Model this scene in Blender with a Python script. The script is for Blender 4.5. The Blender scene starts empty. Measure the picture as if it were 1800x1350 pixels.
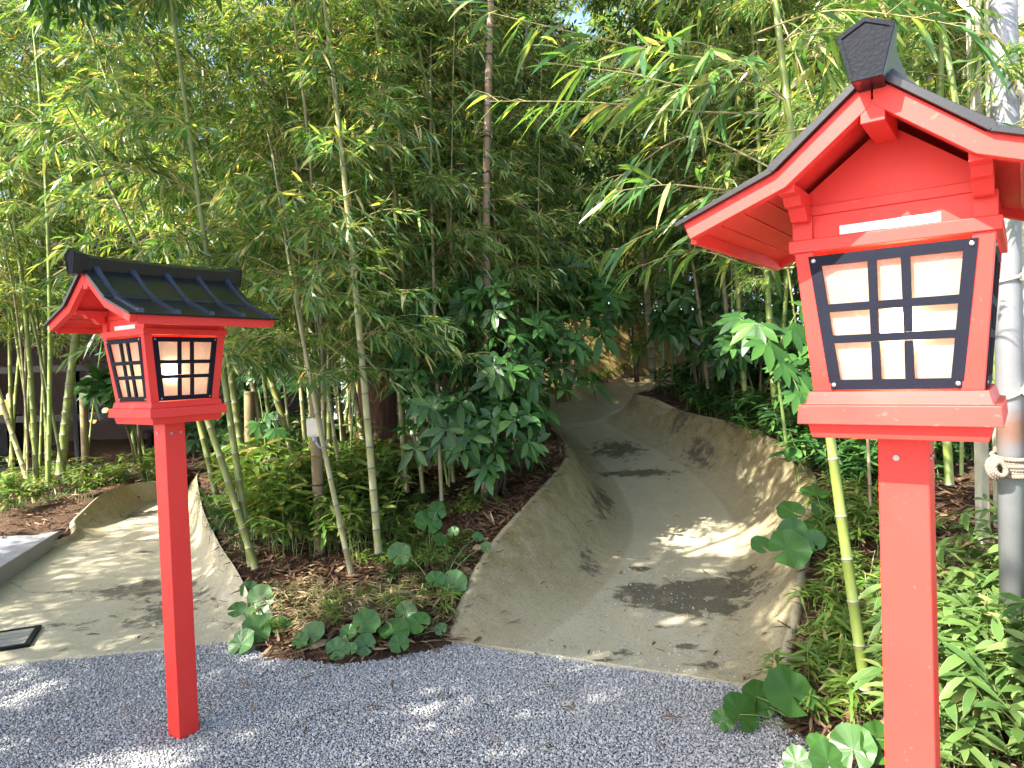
import bpy, bmesh, math, random
import numpy as np
from mathutils import Vector, Matrix, Euler

# ------------------------------------------------------------------ camera, light, exposure
C = bpy.context.scene.collection
SC = bpy.context.scene
F, PI_, RO, H = 1217.0, -0.0244, 0.0355, 1.55       # focal (px of a 1800 wide frame), pitch, roll, eye height
cam = bpy.data.cameras.new('camera')
cam.sensor_width = 36; cam.lens = 36*F/1800; cam.clip_start = .05; cam.clip_end = 300
co = bpy.data.objects.new('camera', cam); C.objects.link(co)
co.location = (0, 0, H)
co.rotation_euler = (Matrix.Rotation(math.pi/2+PI_, 3, 'X') @ Matrix.Rotation(-RO, 3, 'Z')).to_euler()
SC.camera = co

SUN = Vector((-.62, -.40, .67)).normalized()        # towards the sun
w = bpy.data.worlds.new("World"); SC.world = w; w.use_nodes = True
nt = w.node_tree
sky = nt.nodes.new('ShaderNodeTexSky'); sky.sky_type = 'NISHITA'; sky.sun_disc = False; sky.dust_density = 2.5; sky.ozone_density = .8; sky.air_density = .8
sky.sun_elevation = math.asin(SUN.z); sky.sun_rotation = math.atan2(SUN.x, SUN.y)
nt.links.new(sky.outputs[0], nt.nodes['Background'].inputs[0])
nt.nodes['Background'].inputs[1].default_value = .15
sl = bpy.data.lights.new('sun', 'SUN'); sl.energy = 5.0; sl.angle = math.radians(.5); sl.color = (1, .94, .82)
so = bpy.data.objects.new('sun', sl); C.objects.link(so); so.rotation_euler = SUN.to_track_quat('Z', 'Y').to_euler()
SC.view_settings.view_transform = 'Standard'; SC.view_settings.look = 'None'
SC.view_settings.exposure = 2.2; SC.view_settings.gamma = 1
SC.cycles.max_bounces = 8; SC.cycles.transmission_bounces = 6; SC.cycles.diffuse_bounces = 4
SC.cycles.sample_clamp_indirect = 4

rng = np.random.default_rng(7); random.seed(7)
R = math.radians

def at(px, py, Y):
    """point of the place seen at a pixel of the photograph, at depth Y"""
    dx, dy = px-900, py-675; c, s = math.cos(RO), math.sin(RO)
    X = dx*c-dy*s; V = dx*s+dy*c
    xc, zc = X/F, -V/F; cp, sp = math.cos(PI_), math.sin(PI_)
    y = cp-zc*sp; z = sp+zc*cp; t = Y/y
    return np.array((xc*t, Y, H+z*t))
def onplane(px, py, a=0, b=0):
    m = at(px, py, 1.)[2]-H
    return at(px, py, (H+a*b)/(a-m))

# ------------------------------------------------------------------ mesh helpers
class MB:
    def __init__(s): s.v = []; s.f = []; s.m = []; s.n = 0; s.at = {}
    def add(s, v, f, m=0):
        v = np.asarray(v, float).reshape(-1, 3)
        for q in f: s.f.append([i+s.n for i in q]); s.m.append(m)
        s.v.append(v); s.n += len(v)
    def box(s, c, h, m=0, rz=0, tz=None):
        """centre, half sizes; tz = (sx, sy) scale of the top face"""
        P = []
        for z in (-1, 1):
            k = tz if (tz and z > 0) else (1, 1)
            for x, y in ((-1, -1), (1, -1), (1, 1), (-1, 1)):
                P.append((x*h[0]*k[0], y*h[1]*k[1], z*h[2]))
        P = np.array(P)
        if rz: a, b = math.cos(rz), math.sin(rz); P = P @ np.array(((a, b, 0), (-b, a, 0), (0, 0, 1)))
        s.add(P+np.array(c), [(3, 2, 1, 0), (4, 5, 6, 7), (0, 1, 5, 4), (1, 2, 6, 5), (2, 3, 7, 6), (3, 0, 4, 7)], m)
    def hexa(s, P, m=0):
        s.add(P, [(3, 2, 1, 0), (4, 5, 6, 7), (0, 1, 5, 4), (1, 2, 6, 5), (2, 3, 7, 6), (3, 0, 4, 7)], m)
    def tube(s, P, r, n=8, m=0, cap=True, mats=None):
        P = np.asarray(P, float); k = len(P); r = np.broadcast_to(r, (k,))
        T = np.gradient(P, axis=0); T /= np.linalg.norm(T, axis=1)[:, None]+1e-9
        ref = np.array((0, 1., 0)) if abs(T[0][1]) < .9 else np.array((1., 0, 0))
        U = np.cross(T, ref); U /= np.linalg.norm(U, axis=1)[:, None]+1e-9
        W = np.cross(T, U); a = np.linspace(0, 2*np.pi, n, endpoint=False)
        V = P[:, None]+r[:, None, None]*(U[:, None]*np.cos(a)[None, :, None]+W[:, None]*np.sin(a)[None, :, None])
        b = s.n; s.v.append(V.reshape(-1, 3)); s.n += k*n
        i0 = np.arange(k-1)[:, None]*n+b; j0 = np.arange(n)[None]; j1 = (j0+1) % n
        s.f.extend(np.stack([i0+j0, i0+j1, i0+n+j1, i0+n+j0], -1).reshape(-1, 4).tolist())
        s.m.extend(np.repeat(np.asarray(mats[:k-1]), n).tolist() if mats is not None else [m]*((k-1)*n))
        if cap:
            s.f.append([b+j for j in range(n)][::-1]); s.m.append(m)
            s.f.append([b+(k-1)*n+j for j in range(n)]); s.m.append(m)
    def prism(s, prof, x0, x1, ax='y', m=0):
        """profile of (a, z) pairs extruded along an axis"""
        n = len(prof)
        mk = (lambda a, z, t: (a, t, z)) if ax == 'y' else (lambda a, z, t: (t, a, z))
        V = [mk(a, z, x0) for a, z in prof]+[mk(a, z, x1) for a, z in prof]
        f = [tuple(range(n)), tuple(range(2*n-1, n-1, -1))]+[(i, i+n, (i+1) % n+n, (i+1) % n) for i in range(n)]
        s.add(V, f, m)
    def build(s, name, mats, parent=None, smooth=False, loc=None, bevel=0, fixn=False):
        me = mesh_of(s, name, mats, smooth, fixn)
        o = bpy.data.objects.new(name, me); C.objects.link(o)
        if parent: o.parent = parent
        if loc is not None: o.location = loc
        if bevel:
            b = o.modifiers.new('bevel', 'BEVEL'); b.width = bevel; b.segments = 2; b.limit_method = 'ANGLE'; b.harden_normals = False
        return o

def mesh_of(s, name, mats, smooth=False, fixn=False):
    me = bpy.data.meshes.new(name)
    V = np.concatenate(s.v) if s.v else np.zeros((0, 3))
    lens = np.fromiter((len(q) for q in s.f), np.int32, len(s.f))
    idx = np.fromiter((i for q in s.f for i in q), np.int32, int(lens.sum()))
    me.vertices.add(len(V)); me.vertices.foreach_set('co', V.astype(np.float32).ravel())
    me.loops.add(len(idx)); me.loops.foreach_set('vertex_index', idx)
    me.polygons.add(len(lens)); me.polygons.foreach_set('loop_start', np.concatenate(([0], np.cumsum(lens)[:-1])).astype(np.int32))
    me.update(calc_edges=True)
    for m in (mats if isinstance(mats, (list, tuple)) else [mats]): me.materials.append(m)
    me.polygons.foreach_set('material_index', np.array(s.m, np.int32))
    me.polygons.foreach_set('use_smooth', np.full(len(lens), bool(smooth)))
    for k, a in s.at.items():
        q = me.attributes.new(k, 'FLOAT', 'POINT'); q.data.foreach_set('value', np.asarray(a, np.float32))
    me.update()
    if fixn:
        b = bmesh.new(); b.from_mesh(me); bmesh.ops.recalc_face_normals(b, faces=b.faces); b.to_mesh(me); b.free()
    return me

def raw(V, faces_q, name, mats, smooth=False, midx=None):
    """fast mesh from arrays: faces_q list of (k x n) index arrays with fixed n"""
    me = bpy.data.meshes.new(name)
    lens = np.concatenate([np.full(len(q), q.shape[1]) for q in faces_q]).astype(np.int32)
    idx = np.concatenate([q.ravel() for q in faces_q]).astype(np.int32)
    me.vertices.add(len(V)); me.vertices.foreach_set('co', np.asarray(V, np.float32).ravel())
    me.loops.add(len(idx)); me.loops.foreach_set('vertex_index', idx)
    me.polygons.add(len(lens)); me.polygons.foreach_set('loop_start', np.concatenate(([0], np.cumsum(lens)[:-1])).astype(np.int32))
    me.update(calc_edges=True)
    for m in (mats if isinstance(mats, (list, tuple)) else [mats]): me.materials.append(m)
    me.polygons.foreach_set('use_smooth', np.full(len(lens), bool(smooth)))
    me.update()
    return me

def nrm(a): return a/(np.linalg.norm(a, axis=-1, keepdims=True)+1e-9)

def blades(P, D, N, L, Wd, droop=.25, fold=.0, prof=((.0, .12), (.28, 1.), (.62, .8), (1., 0))):
    """many leaf blades: base, direction, up normal, length, width -> vertices and faces (one island each)"""
    n = len(P); D = nrm(D); S = nrm(np.cross(D, N)); U = np.cross(S, D)
    L = np.broadcast_to(L, (n,))[:, None]; Wd = np.broadcast_to(Wd, (n,))[:, None]; droop = np.broadcast_to(droop, (n,))[:, None]
    rows = []; k = 0; V = []
    three = fold != 0
    for t, wv in prof:
        mid = P+D*L*t+np.array((0, 0, -1.))*droop*L*t*t
        if wv == 0: rows.append([k]); V.append(mid); k += 1
        else:
            e = S*Wd*wv*.5; up = U*Wd*wv*.5*fold
            if three: V += [mid-e+up, mid, mid+e+up]; rows.append([k, k+1, k+2]); k += 3
            else: V += [mid-e, mid+e]; rows.append([k, k+1]); k += 2
    V = np.stack(V, 1)
    tri = []; quad = []
    for a, b in zip(rows[:-1], rows[1:]):
        for i in range(max(len(a), len(b))-1):
            if len(a) == 1: tri.append((a[0], b[i+1], b[i]))
            elif len(b) == 1: tri.append((a[i], a[i+1], b[0]))
            else: quad.append((a[i], a[i+1], b[i+1], b[i]))
    base = (np.arange(n)*k)[:, None, None]
    fs = []
    if quad: fs.append((np.array(quad)[None]+base).reshape(-1, 4))
    if tri: fs.append((np.array(tri)[None]+base).reshape(-1, 3))
    return V.reshape(-1, 3), fs

def joinb(parts):
    V = []; F4 = []; F3 = []; n = 0
    for v, fs in parts:
        for q in fs: (F4 if q.shape[1] == 4 else F3).append(q+n)
        V.append(v); n += len(v)
    out = []
    if F4: out.append(np.concatenate(F4))
    if F3: out.append(np.concatenate(F3))
    return np.concatenate(V), out

def tag(o, label=None, cat=None, group=None, kind=None):
    if label: o['label'] = label
    if cat: o['category'] = cat
    if group: o['group'] = group
    if kind: o['kind'] = kind
    return o
def empty(name, loc, label, cat, group=None, rot=(0, 0, 0)):
    o = bpy.data.objects.new(name, None); C.objects.link(o); o.empty_display_size = .1
    o.location = loc; o.rotation_euler = rot
    return tag(o, label, cat, group)
def child(name, me, parent):
    o = bpy.data.objects.new(name, me); C.objects.link(o); o.parent = parent
    return o

# ------------------------------------------------------------------ materials
def newmat(name):
    m = bpy.data.materials.new(name); m.use_nodes = True
    t = m.node_tree; b = t.nodes['Principled BSDF']
    return m, t, b
def N(t, typ, **kw):
    n = t.nodes.new(typ)
    for k, v in kw.items():
        if hasattr(n, k): setattr(n, k, v)
        else: n.inputs[k].default_value = v
    return n
def ramp(t, stops, fac=None, interp='LINEAR'):
    r = t.nodes.new('ShaderNodeValToRGB'); r.color_ramp.interpolation = interp
    e = r.color_ramp.elements
    while len(e) < len(stops): e.new(.5)
    for q, (p, c) in zip(e, stops): q.position = p; q.color = (*c, 1) if len(c) == 3 else c
    if fac is not None: t.links.new(fac, r.inputs[0])
    return r
def coords(t, kind='Object'):
    return t.nodes.new('ShaderNodeTexCoord').outputs[kind]
def noise(t, vec, scale, detail=4, rough=.55, dist=0):
    n = N(t, 'ShaderNodeTexNoise'); n.inputs['Scale'].default_value = scale; n.inputs['Detail'].default_value = detail
    n.inputs['Roughness'].default_value = rough; n.inputs['Distortion'].default_value = dist
    t.links.new(vec, n.inputs['Vector']); return n.outputs['Fac']
def mixc(t, a, b, fac, mode='MIX'):
    m = t.nodes.new('ShaderNodeMix'); m.data_type = 'RGBA'; m.blend_type = mode
    for s, v in ((m.inputs[6], a), (m.inputs[7], b), (m.inputs[0], fac)):
        if hasattr(v, 'links') or hasattr(v, 'is_linked'): t.links.new(v, s)
        else: s.default_value = v if not isinstance(v, tuple) else ((*v, 1) if len(v) == 3 else v)
    return m.outputs[2]
def bump(t, h, strength=.3, dist=.01, b=None):
    n = t.nodes.new('ShaderNodeBump'); n.inputs['Strength'].default_value = strength; n.inputs['Distance'].default_value = dist
    t.links.new(h, n.inputs['Height'])
    if b: t.links.new(n.outputs[0], b.inputs['Normal'])
    return n
def maprange(t, v, a, b, c=0, d=1):
    n = t.nodes.new('ShaderNodeMapRange'); t.links.new(v, n.inputs[0])
    for i, q in zip((1, 2, 3, 4), (a, b, c, d)): n.inputs[i].default_value = q
    return n.outputs[0]

def leafmat(name, stops, trans=.38, rough=.42, spec=.5, tmul=(1.5, 1.35, .45), edge=None):
    m, t, b = newmat(name)
    g = t.nodes.new('ShaderNodeNewGeometry')
    r = ramp(t, stops, g.outputs['Random Per Island'])
    nz = noise(t, coords(t), 1.3, 2)
    v = N(t, 'ShaderNodeHueSaturation'); t.links.new(r.outputs[0], v.inputs['Color'])
    t.links.new(maprange(t, nz, .3, .7, .75, 1.25), v.inputs['Value'])
    t.links.new(v.outputs[0], b.inputs['Base Color'])
    b.inputs['Roughness'].default_value = rough; b.inputs['Specular IOR Level'].default_value = spec
    tr = t.nodes.new('ShaderNodeBsdfTranslucent')
    t.links.new(mixc(t, v.outputs[0], tmul, 1.0, 'MULTIPLY'), tr.inputs['Color'])
    mx = t.nodes.new('ShaderNodeMixShader'); mx.inputs[0].default_value = trans
    t.links.new(b.outputs[0], mx.inputs[1]); t.links.new(tr.outputs[0], mx.inputs[2])
    t.links.new(mx.outputs[0], t.nodes['Material Output'].inputs[0])
    return m

M = {}
M['bamboo_leaf'] = leafmat('bamboo_leaf', [(0, (.036, .10, .032)), (.4, (.07, .16, .045)), (.7, (.15, .225, .062)), (.88, (.27, .3, .11)), (.93, (.22, .27, .09)), (.955, (.38, .3, .13)), (1, (.46, .38, .24))], .42, .27, .65, (2.3, 2.05, .75))
M['laurel_leaf'] = leafmat('laurel_leaf', [(0, (.022, .07, .02)), (.5, (.038, .11, .026)), (.9, (.06, .145, .032)), (1, (.10, .19, .04))], .15, .36, .4)
M['sasa_leaf'] = leafmat('sasa_leaf', [(0, (.06, .14, .035)), (.5, (.11, .2, .05)), (.9, (.18, .26, .085)), (.95, (.22, .26, .07)), (1, (.4, .33, .15))], .35, .4, .5)
M['undergrowth_leaf'] = leafmat('undergrowth_leaf', [(0, (.07, .16, .025)), (.55, (.12, .21, .035)), (.88, (.19, .25, .05)), (.94, (.3, .26, .1)), (1, (.4, .3, .15))], .32, .42, .5)
M['grass_blade'] = leafmat('grass_blade', [(0, (.03, .08, .02)), (.7, (.05, .12, .03)), (.95, (.1, .17, .05)), (1, (.3, .27, .12))], .25, .35, .5)
M['dry_leaf'] = leafmat('dry_leaf', [(0, (.05, .028, .016)), (.4, (.12, .066, .038)), (.75, (.19, .115, .068)), (1, (.34, .24, .15))], .15, .6, .3, (1.2, .9, .6))
M['kidney_leaf'] = leafmat('kidney_leaf', [(0, (.035, .105, .022)), (.6, (.055, .14, .026)), (1, (.10, .19, .03))], .22, .38, .4, (1.5, 1.3, .4))

def veins(mname, k, amt, col):
    m = M[mname]; t = m.node_tree; b = t.nodes['Principled BSDF']; src = b.inputs['Base Color'].links[0].from_socket
    sx = t.nodes.new('ShaderNodeSeparateXYZ'); t.links.new(coords(t), sx.inputs[0])
    def mt(op, a, b_=None):
        n = N(t, 'ShaderNodeMath', operation=op); t.links.new(a, n.inputs[0])
        if b_ is not None:
            if hasattr(b_, 'is_linked'): t.links.new(b_, n.inputs[1])
            else: n.inputs[1].default_value = b_
        return n.outputs[0]
    a = mt('ABSOLUTE', mt('SINE', mt('MULTIPLY', mt('ARCTAN2', sx.outputs[0], sx.outputs[1]), k)))
    f = maprange(t, a, .0, .22, amt, 0)
    t.links.new(mixc(t, src, col, f), b.inputs['Base Color'])
    bump(t, a, .12, .004, b)
veins('kidney_leaf', 5.5, .2, (.12, .22, .06))

def culmmat(name, a, b_, c):
    m, t, b = newmat(name)
    o = coords(t)
    n = noise(t, o, 6, 5, .6); i = t.nodes.new('ShaderNodeObjectInfo')
    r = ramp(t, [(0.2, a), (.55, b_), (.85, c)], n)
    h = N(t, 'ShaderNodeHueSaturation'); t.links.new(r.outputs[0], h.inputs['Color'])
    t.links.new(maprange(t, i.outputs['Random'], 0, 1, .7, 1.25), h.inputs['Value'])
    t.links.new(maprange(t, i.outputs['Random'], 0, 1, .47, .52), h.inputs['Hue'])
    t.links.new(h.outputs[0], b.inputs['Base Color']); b.inputs['Roughness'].default_value = .38
    return m
M['culm_green'] = culmmat('culm_green', (.10, .15, .03), (.17, .22, .05), (.25, .27, .09))
M['culm_pale'] = culmmat('culm_pale', (.16, .16, .06), (.25, .23, .11), (.34, .3, .17))
M['culm_near'] = culmmat('culm_near', (.10, .15, .028), (.15, .2, .04), (.22, .25, .07))
M['node_dark'] = newmat('node_dark')[0]; M['node_dark'].node_tree.nodes['Principled BSDF'].inputs['Base Color'].default_value = (.06, .06, .035, 1)
M['node_pale'] = newmat('node_pale')[0]; M['node_pale'].node_tree.nodes['Principled BSDF'].inputs['Base Color'].default_value = (.19, .19, .12, 1)

def plain(name, col, rough=.5, metal=0, spec=.5, var=.12, scale=8, bmp=0, bscale=200, detail=4):
    m, t, b = newmat(name); o = coords(t)
    n = noise(t, o, scale, detail)
    c = mixc(t, tuple(x*(1-var) for x in col), tuple(min(1, x*(1+var)) for x in col), n)
    t.links.new(c, b.inputs['Base Color']); b.inputs['Roughness'].default_value = rough; b.inputs['Metallic'].default_value = metal
    b.inputs['Specular IOR Level'].default_value = spec
    if bmp: bump(t, noise(t, o, bscale, 2), bmp, .002, b)
    return m
def redmat():
    m, t, b = newmat('red_paint'); o = coords(t)
    n = noise(t, o, 5, 6, .6); f = noise(t, o, 260, 2)
    c = mixc(t, (.60, .028, .02), (.67, .04, .03), n)
    sp = ramp(t, [(.70, (0, 0, 0)), (.76, (1, 1, 1))], noise(t, o, 90, 1, .4))
    c = mixc(t, c, (.62, .12, .09), maprange(t, sp.outputs[0], 0, 1, 0, .35))
    t.links.new(c, b.inputs['Base Color'])
    t.links.new(maprange(t, n, .3, .7, .42, .6), b.inputs['Roughness']); b.inputs['Specular IOR Level'].default_value = .35
    bump(t, f, .12, .001, b)
    return m
M['red'] = redmat()
M['roof_black'] = plain('roof_black', (.006, .0065, .0085), .28, 0, .5, .3, 12, .1, 150)
M['roof_rib'] = plain('roof_rib', (.022, .03, .058), .32, 0, .5, .2, 12)
M['cap_black'] = plain('cap_black', (.008, .009, .014), .7, 0, .12, .2, 12, .9, 160)
M['frame_black'] = plain('frame_black', (.008, .009, .017), .65, 0, .12, .2, 20, .25, 300)
M['steel'] = plain('steel', (.3, .29, .28), .4, 1)
M['sticker'] = plain('sticker', (.72, .72, .78), .5, 0, .4, .03)
M['wood_stake'] = plain('wood_stake', (.2, .15, .08), .8, 0, .3, .45, 6, .5, 60, 6)
M['outlet'] = plain('outlet', (.62, .57, .47), .5, 0, .4, .06)
M['grey_pvc'] = plain('grey_pvc', (.3, .31, .33), .5)
M['black_tie'] = plain('black_tie', (.012, .012, .012), .6)
def paper():
    m, t, b = newmat('lantern_paper'); o = coords(t)
    nz = noise(t, o, 55, 4, .6, 1.5); fib = ramp(t, [(.47, (0, 0, 0)), (.5, (1, 1, 1)), (.53, (0, 0, 0))], noise(t, o, 16, 2, .4, 2.2))
    col = mixc(t, (.50, .485, .455), (.6, .585, .55), nz)
    col = mixc(t, col, (.9, .89, .88), maprange(t, fib.outputs[0], 0, 1, 0, .5))
    d = t.nodes.new('ShaderNodeBsdfDiffuse'); tr = t.nodes.new('ShaderNodeBsdfTranslucent')
    t.links.new(col, d.inputs[0]); t.links.new(col, tr.inputs[0])
    rf = t.nodes.new('ShaderNodeBsdfRefraction'); rf.inputs['Roughness'].default_value = .5; rf.inputs['IOR'].default_value = 1.2
    rf.inputs['Color'].default_value = (.9, .82, .7, 1)
    a = t.nodes.new('ShaderNodeMixShader'); a.inputs[0].default_value = .55; t.links.new(d.outputs[0], a.inputs[1]); t.links.new(tr.outputs[0], a.inputs[2])
    r2 = t.nodes.new('ShaderNodeBsdfRefraction'); r2.inputs['Roughness'].default_value = .8; r2.inputs['IOR'].default_value = 1.3; r2.inputs['Color'].default_value = (.9, .8, .66, 1)
    rm = t.nodes.new('ShaderNodeMixShader'); rm.inputs[0].default_value = .6; t.links.new(rf.outputs[0], rm.inputs[1]); t.links.new(r2.outputs[0], rm.inputs[2])
    c = t.nodes.new('ShaderNodeMixShader'); c.inputs[0].default_value = .42; t.links.new(a.outputs[0], c.inputs[1]); t.links.new(rm.outputs[0], c.inputs[2])
    t.links.new(c.outputs[0], t.nodes['Material Output'].inputs[0])
    return m
M['paper'] = paper()
def emit(name, col, s):
    m, t, b = newmat(name); b.inputs['Base Color'].default_value = (.8, .8, .8, 1)
    b.inputs['Emission Color'].default_value = (*col, 1); b.inputs['Emission Strength'].default_value = s
    return m
M['bulb'] = emit('bulb', (1, .72, .38), 19)

def concretemat():
    m, t, b = newmat('worn_concrete'); o = coords(t)
    big = noise(t, o, 1.1, 6, .62, .4); mid = noise(t, o, 7, 8, .72); fine = noise(t, o, 55, 6, .75); grit = noise(t, o, 150, 3, .7)
    c = mixc(t, (.29, .262, .175), (.435, .4, .29), big)
    c = mixc(t, c, (.42, .4, .33), maprange(t, mid, .5, .8, 0, .55))
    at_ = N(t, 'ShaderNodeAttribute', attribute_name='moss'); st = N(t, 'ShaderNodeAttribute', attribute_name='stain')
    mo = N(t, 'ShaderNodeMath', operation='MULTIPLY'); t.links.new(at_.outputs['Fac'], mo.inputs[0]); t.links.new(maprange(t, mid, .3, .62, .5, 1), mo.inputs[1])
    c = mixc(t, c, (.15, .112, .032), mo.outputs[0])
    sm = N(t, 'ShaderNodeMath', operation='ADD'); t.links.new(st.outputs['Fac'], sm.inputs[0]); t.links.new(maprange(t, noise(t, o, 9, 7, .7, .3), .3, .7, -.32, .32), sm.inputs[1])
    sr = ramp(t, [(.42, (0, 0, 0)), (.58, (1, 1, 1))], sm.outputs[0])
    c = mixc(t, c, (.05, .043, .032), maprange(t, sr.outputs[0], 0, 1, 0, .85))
    sp = ramp(t, [(.54, (0, 0, 0)), (.66, (1, 1, 1))], fine)
    c = mixc(t, c, (.085, .075, .05), maprange(t, sp.outputs[0], 0, 1, 0, .62))
    sp2 = ramp(t, [(.56, (0, 0, 0)), (.66, (1, 1, 1))], grit)
    c = mixc(t, c, (.5, .47, .4), maprange(t, sp2.outputs[0], 0, 1, 0, .45))
    pit = ramp(t, [(.60, (0, 0, 0)), (.66, (1, 1, 1))], noise(t, o, 15, 7, .7, .6)); c = mixc(t, c, (.4, .36, .27), maprange(t, pit.outputs[0], 0, 1, 0, .4))
    vo = N(t, 'ShaderNodeTexVoronoi'); vo.feature = 'DISTANCE_TO_EDGE'; vo.inputs['Scale'].default_value = .33
    wv = t.nodes.new('ShaderNodeVectorMath'); wv.operation = 'ADD'; nv = N(t, 'ShaderNodeTexNoise'); nv.inputs['Scale'].default_value = 3.5; nv.inputs['Detail'].default_value = 6; t.links.new(o, nv.inputs['Vector'])
    sc_ = t.nodes.new('ShaderNodeVectorMath'); sc_.operation = 'SCALE'; sc_.inputs['Scale'].default_value = .35; t.links.new(nv.outputs['Color'], sc_.inputs[0]); t.links.new(o, wv.inputs[0]); t.links.new(sc_.outputs[0], wv.inputs[1]); t.links.new(wv.outputs[0], vo.inputs['Vector'])
    c = mixc(t, c, (.07, .06, .045), maprange(t, vo.outputs['Distance'], .0005, .0022, .5, 0))
    t.links.new(c, b.inputs['Base Color'])
    t.links.new(maprange(t, sr.outputs[0], 0, 1, .85, .6), b.inputs['Roughness']); b.inputs['Specular IOR Level'].default_value = .3
    ad = N(t, 'ShaderNodeMath', operation='ADD'); t.links.new(fine, ad.inputs[0]); t.links.new(grit, ad.inputs[1])
    bump(t, ad.outputs[0], .55, .004, b)
    return m
M['concrete'] = concretemat()
M['slab'] = plain('slab', (.24, .24, .245), .75, 0, .3, .15, 5, .3, 120)
M['slab_top'] = plain('slab_top', (.27, .27, .3), .6, 0, .3, .08, 3, .2, 90)
def soilmat():
    m, t, b = newmat('soil'); o = coords(t)
    n = noise(t, o, 4, 6, .7); f = noise(t, o, 45, 5, .7)
    c = mixc(t, (.035, .022, .014), (.11, .065, .04), n)
    c = mixc(t, c, (.2, .12, .075), maprange(t, f, .52, .75, 0, .8))
    t.links.new(c, b.inputs['Base Color']); b.inputs['Roughness'].default_value = .95; b.inputs['Specular IOR Level'].default_value = .2
    bump(t, f, 1, .03, b); return m
M['soil'] = soilmat()
def gravelmat(name, isl):
    m, t, b = newmat(name); o = coords(t)
    if isl:
        g = t.nodes.new('ShaderNodeNewGeometry'); rr = g.outputs['Random Per Island']
    else:
        vo = N(t, 'ShaderNodeTexVoronoi'); vo.inputs['Scale'].default_value = 75; t.links.new(o, vo.inputs['Vector'])
        sp = t.nodes.new('ShaderNodeSeparateColor'); t.links.new(vo.outputs['Color'], sp.inputs[0]); rr = sp.outputs[0]
    r = ramp(t, [(0, (.22, .222, .228)), (.3, (.31, .313, .32)), (.6, (.37, .374, .38)), (.88, (.43, .433, .435)), (.96, (.3, .275, .24)), (1, (.44, .44, .44))], rr)
    n = noise(t, o, 120 if isl else 30, 3)
    c = mixc(t, r.outputs[0], (.12, .12, .13), maprange(t, n, .5, .8, 0, .5))
    t.links.new(c, b.inputs['Base Color']); b.inputs['Roughness'].default_value = .8; b.inputs['Specular IOR Level'].default_value = .3
    if not isl:
        inv = N(t, 'ShaderNodeMath', operation='SUBTRACT'); inv.inputs[0].default_value = 1; t.links.new(vo.outputs['Distance'], inv.inputs[1])
        bump(t, inv.outputs[0], 1, .02, b)
    return m
M['gravel_sheet'] = gravelmat('gravel_sheet', False); M['pebble'] = gravelmat('pebble', True)
def barkmat():
    m, t, b = newmat('red_bark'); o = coords(t)
    mp = t.nodes.new('ShaderNodeMapping'); mp.inputs['Scale'].default_value = (1, 1, .16); t.links.new(o, mp.inputs[0])
    n = noise(t, mp.outputs[0], 16, 6, .7, .6)
    c = ramp(t, [(.3, (.05, .024, .018)), (.5, (.14, .06, .045)), (.7, (.26, .14, .10))], n)
    t.links.new(c.outputs[0], b.inputs['Base Color']); b.inputs['Roughness'].default_value = .9; bump(t, n, .9, .03, b); return m
M['bark'] = barkmat()
M['twig'] = plain('twig', (.26, .22, .1), .6, 0, .3, .3, 20)
M['twig_dark'] = plain('twig_dark', (.09, .065, .04), .7, 0, .3, .3, 20)
M['stem_green'] = plain('stem_green', (.12, .17, .05), .5, 0, .4, .2, 20)
M['brown_pole'] = plain('brown_pole', (.22, .145, .095), .55, 0, .4, .3, 5, .2, 60, 6)
def galvmat():
    m, t, b = newmat('galvanised_pipe'); o = coords(t)
    n = noise(t, o, 7, 5, .6)
    c = mixc(t, (.16, .165, .175), (.28, .285, .3), n)
    sx = t.nodes.new('ShaderNodeSeparateXYZ'); t.links.new(o, sx.inputs[0])
    rz = N(t, 'ShaderNodeMath', operation='ADD'); t.links.new(sx.outputs[2], rz.inputs[0]); t.links.new(maprange(t, n, .3, .7, -.06, .06), rz.inputs[1])
    rust = ramp(t, [(.0, (0, 0, 0)), (.40, (1, 1, 1)), (.5, (1, 1, 1)), (.85, (0, 0, 0))], maprange(t, rz.outputs[0], .9, 1.15))
    c = mixc(t, c, (.25, .10, .05), maprange(t, rust.outputs[0], 0, 1, 0, .75))
    t.links.new(c, b.inputs['Base Color']); b.inputs['Roughness'].default_value = .5; b.inputs['Metallic'].default_value = .35
    return m
M['pipe'] = galvmat()
M['cream_post'] = plain('cream_post', (.4, .4, .31), .6, 0, .3, .12, 4)
def ropemat():
    m, t, b = newmat('rope'); o = coords(t)
    n = noise(t, o, 60, 4)
    t.links.new(mixc(t, (.11, .088, .065), (.25, .205, .16), n), b.inputs['Base Color']); b.inputs['Roughness'].default_value = .9
    return m
M['rope'] = ropemat()
M['rope_white'] = plain('rope_white', (.6, .57, .48), .9, 0, .2, .25, 60)
def fencemat():
    m, t, b = newmat('ochre_boards'); o = coords(t)
    mp = t.nodes.new('ShaderNodeMapping'); mp.inputs['Scale'].default_value = (8, 8, .6); t.links.new(o, mp.inputs[0])
    n = noise(t, mp.outputs[0], 3, 5, .6)
    t.links.new(mixc(t, (.12, .085, .025), (.24, .18, .06), n), b.inputs['Base Color']); b.inputs['Roughness'].default_value = .8; return m
M['fence'] = fencemat()
M['glass'] = newmat('window_glass')[0]
_b = M['glass'].node_tree.nodes['Principled BSDF']; _b.inputs['Transmission Weight'].default_value = 1; _b.inputs['Roughness'].default_value = .02; _b.inputs['IOR'].default_value = 1.05; _b.inputs['Base Color'].default_value = (.85, .9, .9, 1)
M['bwall'] = plain('brown_wall', (.06, .022, .014), .6, 0, .4, .3, 3)
M['bfloor'] = plain('wood_floor', (.22, .1, .05), .35, 0, .5, .15, 3)
M['mullion'] = plain('mullion', (.006, .006, .007), .6, 0, .15)
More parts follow.
